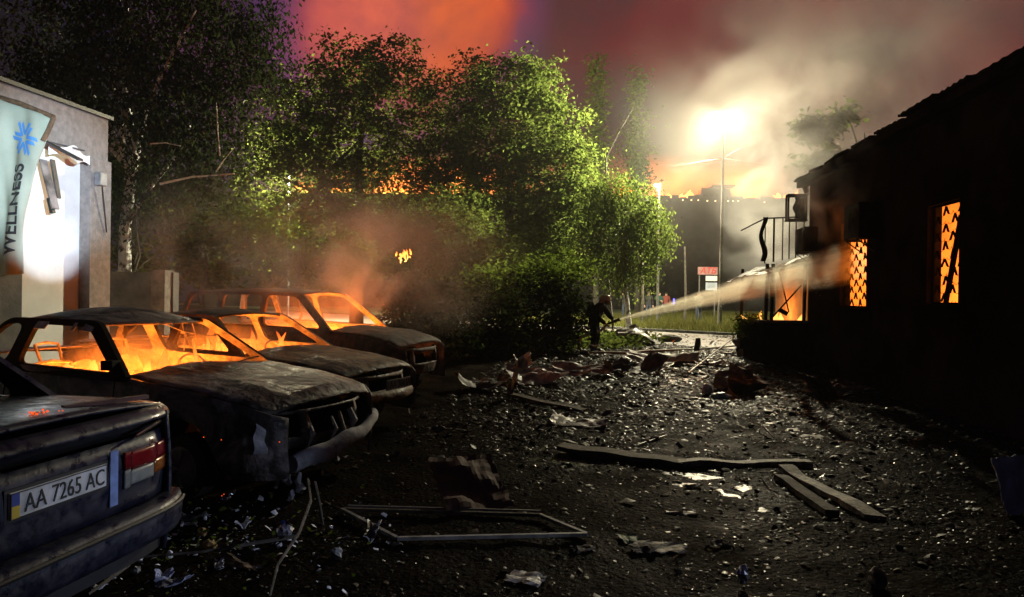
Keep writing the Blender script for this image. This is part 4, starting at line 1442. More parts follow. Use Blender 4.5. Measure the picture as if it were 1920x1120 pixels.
def tree(name, label, base, lobes, trunk_top, r0, leafmat, n_clumps, per, sigma, size, seed, bark="bark", group=None, shell=.5, hang=0.0, droop=.35, limbs=9, cat="tree", lean=None, aspect=.55):
    t = thing(name, label, cat, (base.x, base.y, 0), 0, group)
    p, cc = clump_points(lobes, n_clumps, per, sigma, seed, shell, hang)
    ok = p[:, 2] > .08
    p = p[ok]
    off = np.array([base.x, base.y, 0])
    leaf_cloud("crown", p - off, size, leafmat, t, seed + 1, droop, aspect)
    rr = random.Random(seed)
    b = MB()
    top = trunk_top - Vector((base.x, base.y, 0))
    pts = [Vector((0, 0, -.1))]
    for k in range(1, 7):
        f_ = k / 6
        pts.append(top * f_ + Vector((rr.uniform(-.12, .12), rr.uniform(-.12, .12), 0)) * (1 if k < 6 else .2))
    b.tube(pts, [r0 * (1.25 if k == 0 else 1 - .78 * k / 6) for k in range(7)], 9)
    for k in range(limbs):
        j = rr.randrange(len(cc))
        e = Vector(cc[j]) - Vector((base.x, base.y, 0))
        f_ = rr.uniform(.3, .85)
        s_ = top * f_
        m_ = (s_ + e) / 2 + Vector((rr.uniform(-.2, .2), rr.uniform(-.2, .2), rr.uniform(.1, .5)))
        b.tube([s_, s_ * .5 + m_ * .5 + Vector((0, 0, .08)), m_, (m_ + e) / 2, e], [r0 * .42 * (1 - f_ * .5), r0 * .34 * (1 - f_ * .4), r0 * .24, r0 * .16, r0 * .07], 6)
    b.build("trunk", bark, t, smooth=True)
    return t


# the two round park trees
la = lobes_px([(660, 140, 95, 75), (720, 120, 70, 60, .6), (600, 190, 100, 70, -.5), (745, 190, 80, 70), (560, 250, 85, 70, .5), (650, 270, 130, 90), (770, 290, 80, 90, .4), (560, 340, 110, 80, -.4),
               (680, 380, 120, 80, .5), (790, 150, 42, 42, .8), (500, 300, 60, 60, .8), (540, 430, 90, 60, .6), (690, 460, 110, 55, .3), (825, 210, 45, 60), (825, 300, 60, 80), (820, 400, 70, 80), (810, 470, 80, 50)], 31.0)
tree("park_tree", "tall round dark tree behind the burnt cars, fire showing through it", gnd(668, 616), la, at(680, 150, 31), .28, LEAF_BRIGHT, 900, 48, .33, .20, 11, shell=.3, group="round trees along the lane")
lb_ = lobes_px([(900, 150, 70, 50), (960, 160, 80, 60, .4), (1000, 170, 60, 60), (870, 220, 60, 70, .4), (950, 260, 110, 100), (1040, 250, 70, 80), (1070, 320, 62, 75), (930, 370, 110, 90, .5), (1050, 400, 80, 80, -.3),
                (870, 330, 60, 80), (1090, 380, 40, 60), (1060, 470, 70, 50, -.4), (960, 470, 90, 55)], 31.5)
tree("park_tree", "tall round tree with one side lit bright green by the street lamp", gnd(955, 618), lb_, at(955, 190, 31.5), .28, LEAF_BRIGHT, 820, 48, .33, .20, 23, shell=.3, group="round trees along the lane")
# weeping birch under the lamp
lw = lobes_px([(1150, 350, 45, 40), (1175, 380, 55, 60), (1215, 420, 40, 60), (1135, 430, 40, 60), (1190, 460, 50, 60), (1160, 485, 45, 35), (1240, 430, 24, 50), (1108, 440, 40, 55), (1120, 375, 35, 45), (1225, 385, 20, 30)], 28.5)
tree("weeping_birch", "weeping birch glowing yellow green beside the street lamp", gnd(1180, 628), lw, at(1170, 370, 28.5), .12, LEAF_BRIGHT, 620, 30, .19, .14, 41, bark="birch_bark", hang=1.2, droop=1.3, limbs=6, aspect=.4)
# bare leaning stem behind
t = thing("leaning_stem", "thin pale bare stem leaning above the weeping birch", "tree", gnd(1150, 625))
b = MB(); o_ = gnd(1150, 625); b.tube([Vector((0, 0, 0)), at(1132, 420, 31) - o_, at(1137, 295, 31) - o_, at(1162, 245, 31) - o_, at(1190, 198, 31) - o_], [.05, .04, .032, .025, .012], 6)
b.build("trunk", "bark", t)
b = MB(); b.tube([at(1162, 245, 31) - o_, at(1175, 235, 30.8) - o_, at(1180, 215, 30.6) - o_], [.02, .012, .006], 5); b.build("twig", "pale_wood", t)
# hazy poplars above
for i, (px, y0, y1, w) in enumerate(((1118, 130, 320, 22), (1195, 150, 330, 18))):
    lo = lobes_px([(px, y0 + (y1 - y0) * k / 4, w * (.5 + .15 * k), 34) for k in range(5)], 46)
    tree("poplar", ["hazy poplar rising behind the lit round tree", "slim hazy poplar beyond the thin leaning stem"][i], gnd(px, 598), lo, at(px, y0 + 20, 46), .2, LEAF_DARK, 120, 20, .35, .28, 60 + i, group="hazy poplars", limbs=3)
# tall birch on the left, crown past the picture's top
lL = lobes_px([(250, -60, 190, 110), (330, 40, 150, 110), (150, 60, 130, 100), (250, 150, 160, 90, .5), (420, 90, 90, 100, .5), (480, 130, 60, 80, .8), (360, 190, 110, 80), (120, 140, 90, 70), (470, 40, 70, 70, .4),
               (300, 260, 150, 80, .6), (420, 280, 80, 90, .4), (270, 340, 110, 70, .8), (510, 110, 45, 45)], 17.0)
tree("tall_birch", "tall dark birch with a pale trunk behind the floodlit building", gnd(232, 660), lL, at(247, -80, 17), .19, LEAF_BIRCH, 1500, 26, .24, .14, 71, bark="birch_bark", hang=1.0, droop=1.1, limbs=12, aspect=.42)
# bare broken stems in front of it, caught by the headlamps
for (pts, r_, lab) in (([(412, 292), (408, 240), (406, 192)], .028, "thin pale birch stem standing alone before the dark foliage"),
                       ([(282, 270), (310, 268), (338, 274)], .03, "pale bent branch left of the thin birch stem"),
                       ([(300, 345), (360, 332), (440, 326)], .05, "long grey fallen branch low in the dark foliage"),
                       ([(405, 322), (420, 300), (440, 276)], .025, "slanting pale twig above the long grey branch")):
    d0 = 15.6
    P_ = [at(x, y, d0) for x, y in pts]
    b = MB(); b.tube([p - P_[0] for p in P_], [.6 * r_ * (1 - .5 * i / (len(P_) - 1)) for i in range(len(P_))], 7)
    o = b.build("birch_limb", "birch_bark", loc=P_[0]); tag(o, lab, "branch")


def shrub(name, label, spec, d, leafmat, n, per, seed, size=.13, sigma=.2, shell=.3, group=None, base=None):
    lo = lobes_px(spec, d)
    bx = base or gnd(spec[0][0], 553 + 1.62 * FPX / d)
    return tree(name, label, bx, lo, Vector((bx.x, bx.y, max(.5, lo[0][2]))), .05, leafmat, n, per, sigma, size, seed, limbs=5, shell=shell, group=group, cat="shrub")


# dark hedge along the lane, shrub by shrub
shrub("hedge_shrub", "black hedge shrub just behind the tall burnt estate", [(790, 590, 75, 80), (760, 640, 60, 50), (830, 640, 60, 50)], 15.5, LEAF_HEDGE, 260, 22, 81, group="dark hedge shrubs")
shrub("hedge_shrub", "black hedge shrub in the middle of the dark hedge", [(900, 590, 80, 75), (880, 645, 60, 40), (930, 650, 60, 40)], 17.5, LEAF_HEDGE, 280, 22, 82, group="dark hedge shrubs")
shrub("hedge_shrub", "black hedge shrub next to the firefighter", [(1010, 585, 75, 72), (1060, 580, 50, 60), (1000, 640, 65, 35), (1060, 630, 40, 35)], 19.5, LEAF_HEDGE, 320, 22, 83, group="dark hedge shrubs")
shrub("hedge_shrub", "leafy shrub catching lamplight above the black hedge", [(1060, 510, 55, 40), (1000, 520, 60, 35), (930, 525, 60, 35)], 20.5, LEAF_DARK, 150, 22, 84, group="dark hedge shrubs")
# leafy shrubs behind the cars and wall, lit from behind
shrub("leafy_shrub", "yellow green shrub directly beside the floodlit building", [(250, 400, 50, 60), (250, 470, 45, 50), (230, 340, 60, 40), (270, 520, 40, 40)], 18.5, LEAF_BRIGHT, 260, 20, 85, size=.15, group="shrubs behind the burnt cars")
shrub("leafy_shrub", "sparse yellow green shrub over the low boundary wall", [(380, 460, 60, 45), (430, 420, 50, 50), (340, 430, 40, 50), (400, 510, 60, 35)], 20, LEAF_BRIGHT, 230, 20, 86, size=.15, group="shrubs behind the burnt cars")
shrub("leafy_shrub", "smoky shrub under the tall round dark tree", [(560, 470, 80, 45), (640, 480, 70, 45), (500, 440, 60, 50), (580, 520, 80, 35)], 21, LEAF_DARK, 260, 20, 87, size=.15, group="shrubs behind the burnt cars")
shrub("leafy_shrub", "green shrub under the small bright blaze", [(740, 420, 90, 60), (640, 425, 80, 50), (700, 480, 90, 40)], 27, LEAF_BRIGHT, 330, 26, 88, size=.15, group="shrubs behind the burnt cars")
shrub("leafy_shrub", "broad green shrub filling the gap between the two round trees", [(850, 420, 80, 70), (900, 470, 80, 50), (830, 490, 70, 40)], 27, LEAF_BRIGHT, 330, 26, 89, size=.15, group="shrubs behind the burnt cars")
# tree beyond the burning building
lr = lobes_px([(1530, 245, 30, 28), (1555, 225, 20, 18), (1515, 240, 16, 14), (1580, 215, 22, 12), (1540, 300, 30, 15)], 24)
bx = cw(13.2, 26)
tree("hidden_tree", "dark leafy branches in smoke above the burning building's roof", bx, lr, at(1620, 250, 25), .15, LEAF_DARK, 90, 16, .22, .24, 91, limbs=6)
# slim birch trunks beyond the road
for px, d0, top, lab in ((1283, 38, 465, "slim pale trunk on the lawn right of the blue-lit pole"), (1202, 36, 430, "slim dark trunk on the lawn behind the bystander in black")):
    b = MB(); o_ = gnd(px, 553 + 1.62 * FPX / d0 + 4)
    o_.z = .1
    b.tube([(0, 0, 0), (.05, 0, 1.5), (-.04, 0, at(px, top, d0).z)], [.09, .075, .05], 7)
    tag(b.build("slim_trunk", "bark", loc=o_), lab, "tree")
# weeds near the firefighter
n = 5200
c_ = gnd(1080, 655)
rg = np.random.default_rng(17)
pp = np.array([c_.x, c_.y, 0]) + np.stack([rg.normal(-.5, 1.1, n), rg.normal(2.4, 1.5, n), np.zeros(n)], 1)
pp = pp[pp[:, 0] < 1.2]
tag(leaf_cloud("weeds", pp + np.array([0, 0, .02]) + np.stack([np.zeros(len(pp)), np.zeros(len(pp)), rg.uniform(0, .35, len(pp)) ** 1.2], 1), .16, LEAF_BRIGHT, None, 18, -.3), "bright green weeds round the firefighter's feet", "weeds", kind="stuff")
n = 2600
c_ = gnd(1185, 648)
pp = np.array([c_.x, c_.y, 0]) + np.stack([rg.normal(-.3, .5, n), rg.normal(1.2, .8, n), .03 + rg.uniform(0, .3, n)], 1)
tag(leaf_cloud("weeds", pp, .14, LEAF_BRIGHT, None, 19, -.2), "clump of lit weeds below the hose nozzle", "weeds", kind="stuff")

# ------------------------------------------------------------------ street lamps
LB = cw((1350 - 960) / FPX * 32.9, 32.9)
LH = at(1366, 214, 32.9)
sl = thing("street_lamp", "tall street lamp with a glaring white head above the smoke", "lamp", LB)
top = LH - LB
b = MB(); b.tube([(0, 0, 0), (0, 0, 1.2), (0, 0, 1.25), (top.x * .2, top.y * .2, top.z - .1)], [.11, .11, .085, .05], 10); b.build("post", "grey_metal", sl)
b = MB(); b.tube([(top.x * .2, top.y * .2, top.z - .15), (top.x * .5, top.y * .5, top.z + .05), (top.x, top.y, top.z + .08)], [.04, .035, .03], 7); b.build("arm", "grey_metal", sl)
b = MB(); b.box((top.x, top.y, top.z + .10), (.62, .28, .10), taper=.7); b.build("lamp_head", "grey_metal", sl, bevel=.02)
b = MB(); b.ball((top.x, top.y, top.z + .02), (.26, .12, .06), 12, 6); b.build("bulb", "bulb", sl)
zc = at(1352, 297, 32.9).z
b = MB(); b.tube([Vector((-2.6, -.6, zc - .5)), Vector((0, 0, zc)), Vector((2.2, .7, zc - .25))], .009, 5); b.tube([Vector((0, 0, zc)), Vector((.9, 0, zc + .5))], .009, 5); b.build("stay_wire", "black_metal", sl)
lamp("POINT", "street_lamp_light", LH - Vector((0, 0, .12)), 17000, (1.0, .90, .60), .12)
# the lantern throws most of its light along the road, over the trees
lamp("SPOT", "street_lamp_light", LH - Vector((.1, 0, .14)), 100000, (1.0, .92, .60), .12, LH + Vector((-12, -2.2, -5.5)), 108, .6)
L2 = cw((1233 - 960) / FPX * 37, 37)
s2 = thing("lamp_post", "slim post with a small bright lamp beside the weeping birch", "lamp", L2)
h2 = at(1229, 349, 37).z
b = MB(); b.tube([(0, 0, 0), (0, 0, h2)], [.08, .045], 8); b.build("post", "grey_metal", s2)
b = MB(); b.box((-.12, 0, h2 + .08), (.4, .2, .09)); b.build("lamp_head", "grey_metal", s2, bevel=.02)
b = MB(); b.ball((-.12, -.05, h2 + .0), (.14, .1, .05), 10, 6); b.build("bulb", "bulb", s2)
lamp("POINT", "lamp_post_light", Vector((L2.x - .12, L2.y - .1, h2 - .12)), 1500, (1.0, .93, .75), .1)
L3 = at(541, 331, 37)
s3 = thing("street_lamp", "street lamp half hidden in the leaves behind the burnt cars", "lamp", (L3.x, L3.y, 0))
b = MB(); b.tube([(0, 0.1, 0), (0, .1, L3.z)], [.08, .045], 8); b.build("post", "grey_metal", s3)
b = MB(); b.box((0, 0, L3.z + .08), (.4, .2, .09)); b.build("lamp_head", "grey_metal", s3, bevel=.02)
b = MB(); b.ball((0, -.05, L3.z), (.16, .1, .05), 10, 6); b.build("bulb", "bulb", s3)
lamp("POINT", "street_lamp_light", (L3.x, L3.y - .1, L3.z - .12), 24000, (1.0, .88, .55), .1)
b = MB(); b.box((0, 0, .5), (.08, .08, 1.0)); b.box((0, 0, 1.2), (.10, .10, .42), mi=1)
p = gnd(1263, 600); tag(b.build("blue_beacon", ["black_metal", "blue_beacon"], loc=(p.x, p.y, .1)), "small post glowing blue on the far lawn", "beacon")

# ------------------------------------------------------------------ shop sign
sp0 = cw((1326 - 960) / FPX * 44, 44)
sg = thing("shop_sign", "red and white shop sign on posts above a pale notice board", "sign", (sp0.x, sp0.y, .2), YAW)
zz = lambda py: 1.62 + (558 - py) * 44 / FPX - .2
b = MB()
for s in (-.5, .5): b.bar((s, .1, 0), (s, .1, zz(503)), .07)
b.build("posts", "grey_metal", sg)
b = MB(); b.box((0, 0, zz(508)), (1.25, .16, .5)); b.build("panel", "sign_pink", sg, bevel=.02)
me = text_mesh("АТБ", .52, .012, shear=.25, bold=.012); remap(me, lambda u, v, w: (u, -.088 - w, v + zz(508))); mesh_obj("lettering", me, "sign_red", sg)
b = MB(); b.box((.25, 0, zz(522)), (.72, .08, .32)); b.build("notice_board", "sign_white", sg)
b = MB(); b.box((.25, 0, zz(537)), (.72, .08, .5)); b.build("notice_board", "sign_blue_grey", sg)
b = MB()
for k in range(5): b.box((.25, -.045, zz(530) - .08 * k), (.5, .008, .025))
b.build("notice_lines", "grey_plastic", sg)


# ------------------------------------------------------------------ people
def skin_mesh(verts, edges, radii, root=0, sub=2):
    me = bpy.data.meshes.new("body")
    me.from_pydata(verts, edges, [])
    o = bpy.data.objects.new("tmp_body", me)
    COL.objects.link(o)
    o.modifiers.new("skin", "SKIN")
    for i, r_ in enumerate(radii):
        me.skin_vertices[0].data[i].radius = (r_, r_) if not hasattr(r_, "__len__") else r_
        me.skin_vertices[0].data[i].use_root = (i == root)
    sb = o.modifiers.new("sub", "SUBSURF"); sb.levels = sub; sb.render_levels = sub
    dg = bpy.context.evaluated_depsgraph_get()
    out = bpy.data.meshes.new_from_object(o.evaluated_get(dg))
    COL.objects.unlink(o); bpy.data.objects.remove(o)
    return out


def hand(b, wrist, d, up, mi=0, curl=.5):
    """palm and five bent fingers"""
    d = Vector(d).normalized(); up = Vector(up); up = (up - d * up.dot(d)).normalized(); sd = d.cross(up)
    w = Vector(wrist)
    b.tube([w, w + d * .045, w + d * .09], [.028, .040, .036], 8, mi)
    for k, ln in enumerate((.068, .076, .072, .055)):
        s0 = w + d * .085 + sd * (-.030 + .020 * k)
        k1 = s0 + d * ln * .5 - up * ln * .15 * curl
        k2 = k1 + d * ln * .25 - up * ln * .42 * curl
        b.tube([s0, k1, k2, k2 - up * ln * .25 * curl + d * ln * .1], [.010, .0095, .009, .007], 5, mi)
    s0 = w + d * .035 - sd * .034
    b.tube([s0, s0 + d * .03 - sd * .025, s0 + d * .06 - sd * .02 - up * .02], [.012, .011, .008], 5, mi)


def person(name, label, loc, rz, J, mats, zsplit, scale=1.0, extra=None):
    """J: joints by name (x forwards, y left); one continuous body"""
    t = thing(name, label, "person", loc, rz)
    t.scale = (scale,) * 3
    names = list(J)
    ix = {n_: i for i, n_ in enumerate(names)}
    ed = [("pelvis", "spine"), ("spine", "chest"), ("chest", "neck"), ("neck", "skull"), ("skull", "crown")]
    for s in "lr":
        ed += [("pelvis", "hip_" + s), ("hip_" + s, "knee_" + s), ("knee_" + s, "ankle_" + s), ("ankle_" + s, "toe_" + s),
               ("chest", "shoulder_" + s), ("shoulder_" + s, "elbow_" + s), ("elbow_" + s, "wrist_" + s)]
    me = skin_mesh([J[n_][:3] for n_ in names], [(ix[a], ix[b_]) for a, b_ in ed], [J[n_][3] if len(J[n_]) == 4 else (J[n_][3], J[n_][4]) for n_ in names], ix["pelvis"])
    bm = bmesh.new(); bm.from_mesh(me)
    hb = MB()
    for s in "lr":
        w, e = Vector(J["wrist_" + s][:3]), Vector(J["elbow_" + s][:3])
        hand(hb, w, w - e, (0, 0, 1))
    # nose and ears
    sk = Vector(J["skull"][:3]); cr_ = Vector(J["crown"][:3]); upv = (cr_ - sk).normalized(); fw = Vector((1, 0, 0)); fw = (fw - upv * fw.dot(upv)).normalized()
    hb.ball(sk + fw * .105, (.02, .013, .022), 6, 5)
    for s in (-1, 1): hb.ball(sk + Vector((0, s * .085, .0)), (.02, .01, .03), 6, 5)
    tmp = bpy.data.meshes.new("tmp"); tmp.from_pydata(hb.v, [], hb.f)
    n0 = len(bm.faces); bm.from_mesh(tmp)
    bm.to_mesh(me); bm.free()
    neck = Vector(J["neck"][:3])
    o = mesh_obj("body", me, mats, t)
    for i, p in enumerate(me.polygons):
        p.use_smooth = True
        c = p.center
        if (c - neck).dot(upv) > .02 and (c - sk).length < .26: p.material_index = 1
        elif i >= n0: p.material_index = 1
        elif c.z < zsplit: p.material_index = 2
    return t


def head_extras(t, J, hair="hair", helmet=False):
    sk = Vector(J["skull"][:3]); cr_ = Vector(J["crown"][:3]); upv = (cr_ - sk).normalized()
    b = MB()
    if helmet:
        n = 16
        prof = ((.150, -.01), (.142, .03), (.125, .08), (.09, .12), (.045, .14), (.004, .145))
        for k, (r_, h_) in enumerate(prof):
            b.v += [tuple(sk + Vector((r_ * 1.05 * math.cos(2 * math.pi * i / n), r_ * .9 * math.sin(2 * math.pi * i / n), 0)) + upv * h_) for i in range(n)]
            if k:
                for i in range(n): b.f.append(((k - 1) * n + i, (k - 1) * n + (i + 1) % n, k * n + (i + 1) % n, k * n + i)); b.m.append(0)
        b.build("helmet", "helmet", t, smooth=True, solid=.01)
        b = MB(); b.grid(lambda u, v: sk + Vector((.15 * math.cos(-1.2 + 2.4 * u), .13 * math.sin(-1.2 + 2.4 * u), -.02 - .11 * v)), 10, 4); b.build("visor", "black_trim", t, smooth=True, solid=.006)
        b = MB(); b.grid(lambda u, v: sk + Vector((-.10 - .03 * v, 0, 0)) + Vector((-.03 * math.cos(-1.4 + 2.8 * u), .12 * math.sin(-1.4 + 2.8 * u), .0 - .2 * v)), 8, 4); b.build("neck_guard", "turnout", t, smooth=True, solid=.012)
    else:
        b.ball(sk + upv * .045 - Vector((.018, 0, 0)), (.098, .088, .085), 10, 8); b.build("hair", hair, t, smooth=True)


FFJ = dict(pelvis=(0, 0, .86, .17, .19), spine=(.05, 0, 1.05, .16, .19), chest=(.15, 0, 1.24, .16, .20), neck=(.25, 0, 1.37, .075), skull=(.32, 0, 1.47, .085), crown=(.34, 0, 1.55, .075),
           hip_l=(.0, .11, .82, .125), knee_l=(.06, .15, .46, .098), ankle_l=(-.04, .17, .10, .075), toe_l=(.16, .19, .045, .055),
           hip_r=(.0, -.11, .82, .125), knee_r=(.10, -.14, .47, .098), ankle_r=(.02, -.17, .10, .075), toe_r=(.22, -.17, .045, .055),
           shoulder_l=(.18, .22, 1.28, .095), elbow_l=(.38, .24, 1.02, .075), wrist_l=(.54, .10, .93, .052),
           shoulder_r=(.17, -.22, 1.27, .095), elbow_r=(.24, -.28, .98, .078), wrist_r=(.40, -.10, .82, .055))
fp = gnd(1112, 662)
ffdir = math.atan2(14.2 - 19.6, 4.75 - .6)
ffrz = R(-22)
ff = person("person", "firefighter in dark turnout gear and helmet aiming a hose at the building", (fp.x, fp.y, 0), ffrz, FFJ, ["turnout", "skin", "turnout"], .1, 1.03)
head_extras(ff, FFJ, helmet=True)
b = MB(); b.tube([(-.20, 0, .98), (-.19, 0, 1.02), (-.06, 0, 1.36), (-.03, 0, 1.40)], [.04, .085, .085, .03], 10); b.build("air_cylinder", "turnout", ff, smooth=True)
b = MB()
for pts in ([(-.16, -.19, 1.0), (-.10, -.215, .86), (-.02, -.215, .72)],): b.tube(pts, .013, 5)
b.build("hanging_strap", "reflective", ff)
b = MB()
for (z_, r_) in ((.22, .095),):
    for jn in ("l", "r"):
        a_ = Vector(FFJ["ankle_" + jn][:3]); k_ = Vector(FFJ["knee_" + jn][:3]); c_ = a_ + (k_ - a_) * .3
        b.tube([c_, c_ + (k_ - a_).normalized() * .04], .104, 12, cap=False)
b.build("reflective_band", "reflective", ff)
FR_ = Matrix.Rotation(ffrz, 3, "Z")
NOZ0 = fp + FR_ @ (Vector((.38, -.02, .80)) * 1.03); NOZ1 = fp + FR_ @ (Vector((.78, -.02, .955)) * 1.03)
hz = thing("hose_nozzle", "black branch pipe nozzle held by the firefighter", "nozzle", NOZ0)
d_ = NOZ1 - NOZ0
b = MB(); b.tube([Vector((0, 0, 0)), d_ * .55, d_ * .6, d_ * .85, d_ * .86, d_], [.032, .030, .045, .04, .055, .05], 10); b.build("barrel", "black_metal", hz)
b = MB(); b.bar(d_ * .5, d_ * .5 + Vector((0, 0, -.17)), .035, .03); b.build("grip", "black_metal", hz)
b = MB(); q = gnd(1165, 662)
hp = [NOZ0 + d_ * .02, NOZ0 - d_ * .5 + Vector((0, 0, -.12)), fp + Vector((-.35, -.25, .45)), fp + Vector((-.3, -.5, .08)), fp + Vector((.2, -.6, .07)), gnd(1175, 662, .07), gnd(1210, 659, .06), gnd(1260, 657, .06), gnd(1310, 655, .06), gnd(1350, 652, .06), gnd(1395, 647, .06)]
# smooth the hose
sm = []
for i in range(len(hp) - 1):
    p0_, p1_, p2_, p3_ = hp[max(i - 1, 0)], hp[i], hp[i + 1], hp[min(i + 2, len(hp) - 1)]
    for k in range(6):
        t_ = k / 6
        sm.append(.5 * ((2 * p1_) + (p2_ - p0_) * t_ + (2 * p0_ - 5 * p1_ + 4 * p2_ - p3_) * t_ ** 2 + (3 * p1_ - p0_ - 3 * p2_ + p3_) * t_ ** 3))
sm.append(hp[-1])
b.tube(sm, .038, 8); tag(b.build("fire_hose", "hose", smooth=True), "pale fire hose running across the wet ground from the firefighter", "hose")

STAND = dict(pelvis=(0, 0, .93, .14, .16), spine=(0, 0, 1.12, .12, .15), chest=(0, 0, 1.33, .12, .17), neck=(.01, 0, 1.48, .055), skull=(.03, 0, 1.60, .082), crown=(.03, 0, 1.69, .07),
             hip_l=(0, .10, .88, .10), knee_l=(.02, .11, .48, .07), ankle_l=(0, .12, .08, .05), toe_l=(.16, .13, .03, .04),
             hip_r=(0, -.10, .88, .10), knee_r=(.02, -.11, .48, .07), ankle_r=(0, -.12, .08, .05), toe_r=(.16, -.13, .03, .04),
             shoulder_l=(0, .20, 1.40, .07), elbow_l=(-.02, .26, 1.12, .05), wrist_l=(.06, .26, .88, .035),
             shoulder_r=(0, -.20, 1.40, .07), elbow_r=(-.02, -.26, 1.12, .05), wrist_r=(.06, -.26, .88, .035))
mat("jeans", (0.03, 0.04, 0.07), .9); mat("shirt_black", (.02, .02, .022), .9); mat("shirt_dark_green", (.02, .07, .05), .9); mat("shirt_red", (.22, .05, .04), .9); mat("shirt_pale", (.22, .21, .17), .9)
for k_ in ("jeans", "shirt_black", "shirt_dark_green", "shirt_red", "shirt_pale"): M[k_] = MATS[k_]
phone = dict(STAND, elbow_r=(.16, -.24, 1.22, .05), wrist_r=(.20, -.12, 1.48, .035))
fold = dict(STAND, elbow_l=(.08, .26, 1.14, .05), wrist_l=(.24, .08, 1.12, .035), elbow_r=(.08, -.26, 1.14, .05), wrist_r=(.24, -.06, 1.16, .035))
for px, d0, rz, J_, mt, lab in ((1172, 42, -1.9, phone, ["shirt_black", "skin", "jeans"], "bystander raising one hand to the face on the far lawn"),
                               (1216, 41, -1.5, STAND, ["shirt_black", "skin", "jeans"], "bystander in black standing on the far lawn"),
                               (1236, 44, -1.2, fold, ["shirt_dark_green", "skin", "jeans"], "bystander in dark green with folded arms on the far lawn"),
                               (1249, 48, -1.7, STAND, ["shirt_red", "skin", "jeans"], "bystander farthest away, in a reddish shirt near the blue beacon"),
                               (1310, 38, -1.4, fold, ["shirt_pale", "skin", "jeans"], "bystander in pale clothes blurred behind the water jet")):
    p = cw((px - 960) / FPX * d0, d0, .22)
    t = person("person", lab, p, rz + YAW, J_, mt, .92, 1.0)
    head_extras(t, J_)

# ------------------------------------------------------------------ water jet
J0, J1 = NOZ1, Vector((XW + .30, 14.25, 2.42))
JL = (J1 - J0).length
JQ = (J1 - J0).to_track_quat("X", "Z")
JR0, JR1 = .035, .52
jm = bpy.data.materials.new("water_spray"); jm.use_nodes = True
t_ = jm.node_tree; t_.nodes.clear()
def jn(tp, op=None, a=None, b_=None, c=None):
    n_ = t_.nodes.new(tp)
    if op: n_.operation = op
    for i_, x_ in enumerate((a, b_, c)):
        if x_ is None: continue
        if hasattr(x_, "is_output"): t_.links.new(x_, n_.inputs[i_])
        else: n_.inputs[i_].default_value = x_
    return n_.outputs[0]
tco = t_.nodes.new("ShaderNodeTexCoord")
sp_ = t_.nodes.new("ShaderNodeSeparateXYZ"); t_.links.new(tco.outputs["Object"], sp_.inputs[0])
yz = jn("ShaderNodeMath", "SQRT", jn("ShaderNodeMath", "ADD", jn("ShaderNodeMath", "MULTIPLY", sp_.outputs[1], sp_.outputs[1]), jn("ShaderNodeMath", "MULTIPLY", sp_.outputs[2], sp_.outputs[2])))
rx_ = jn("ShaderNodeMath", "MULTIPLY_ADD", sp_.outputs[0], (JR1 - JR0) / JL, JR0)
rel = jn("ShaderNodeMath", "DIVIDE", yz, rx_)
fall = t_.nodes.new("ShaderNodeMapRange"); fall.interpolation_type = "SMOOTHSTEP"
fall.inputs["From Min"].default_value = 1.0; fall.inputs["From Max"].default_value = .05
t_.links.new(rel, fall.inputs["Value"])
mp_ = t_.nodes.new("ShaderNodeMapping"); mp_.inputs["Scale"].default_value = (1.1, 9, 9)
t_.links.new(tco.outputs["Object"], mp_.inputs["Vector"])
nz_ = t_.nodes.new("ShaderNodeTexNoise"); nz_.inputs["Scale"].default_value = 1.4; nz_.inputs["Detail"].default_value = 3
t_.links.new(mp_.outputs[0], nz_.inputs["Vector"])
st_ = t_.nodes.new("ShaderNodeMapRange"); st_.inputs["From Min"].default_value = .32; st_.inputs["From Max"].default_value = .68; st_.inputs["To Min"].default_value = .25; st_.inputs["To Max"].default_value = 1.6
t_.links.new(nz_.outputs[0], st_.inputs["Value"])
den = jn("ShaderNodeMath", "DIVIDE", 1.25, rx_)
den = jn("ShaderNodeMath", "MULTIPLY", den, fall.outputs[0])
den = jn("ShaderNodeMath", "MULTIPLY", den, st_.outputs[0])
o_ = t_.nodes.new("ShaderNodeOutputMaterial"); pv = t_.nodes.new("ShaderNodeVolumePrincipled")
pv.inputs["Color"].default_value = (.99, .95, .78, 1); pv.inputs["Anisotropy"].default_value = .72
t_.links.new(den, pv.inputs["Density"])
t_.links.new(pv.outputs[0], o_.inputs["Volume"])
b = MB(); b.tube([(0, 0, 0), (JL, 0, 0)], [JR0, JR1], 20)
wj = b.build("water_jet", jm, loc=J0); wj.rotation_euler = JQ.to_euler()
tag(wj, "fan of pale hose water shooting from the firefighter to the burning window", "water", kind="stuff")
rg = np.random.default_rng(33)
n = 2600
tt = rg.uniform(0, .93, n) ** .8
dvv = np.array((J1 - J0).normalized())
cen = np.array(J0) + dvv * (tt * JL)[:, None] + rg.normal(0, 1, (n, 3)) * (JR0 + (JR1 - JR0) * tt)[:, None] * .33
cen[:, 2] -= .02 * rg.uniform(0, 1, n)
dv = np.repeat(dvv[None], n, 0)
ln = rg.uniform(.03, .12, n)[:, None]; th = rg.uniform(.0008, .0022, n)[:, None]
sd = np.cross(dv, [0, 0, 1]); sd /= np.linalg.norm(sd, axis=1)[:, None]; up = np.cross(sd, dv)
v = np.stack([cen - dv * ln * .5, cen + sd * th, cen + up * th, cen - sd * th - up * th, cen + dv * ln * .5], 1).reshape(-1, 3)
i0 = np.arange(n) * 5
fc = np.concatenate([np.stack([i0, i0 + a, i0 + b_], 1) for a, b_ in ((1, 2), (2, 3), (3, 1))] + [np.stack([i0 + 4, i0 + b_, i0 + a], 1) for a, b_ in ((1, 2), (2, 3), (3, 1))])
wm = leaf_mat("water_drop", (.55, .55, .5), (.8, .8, .75), .6)
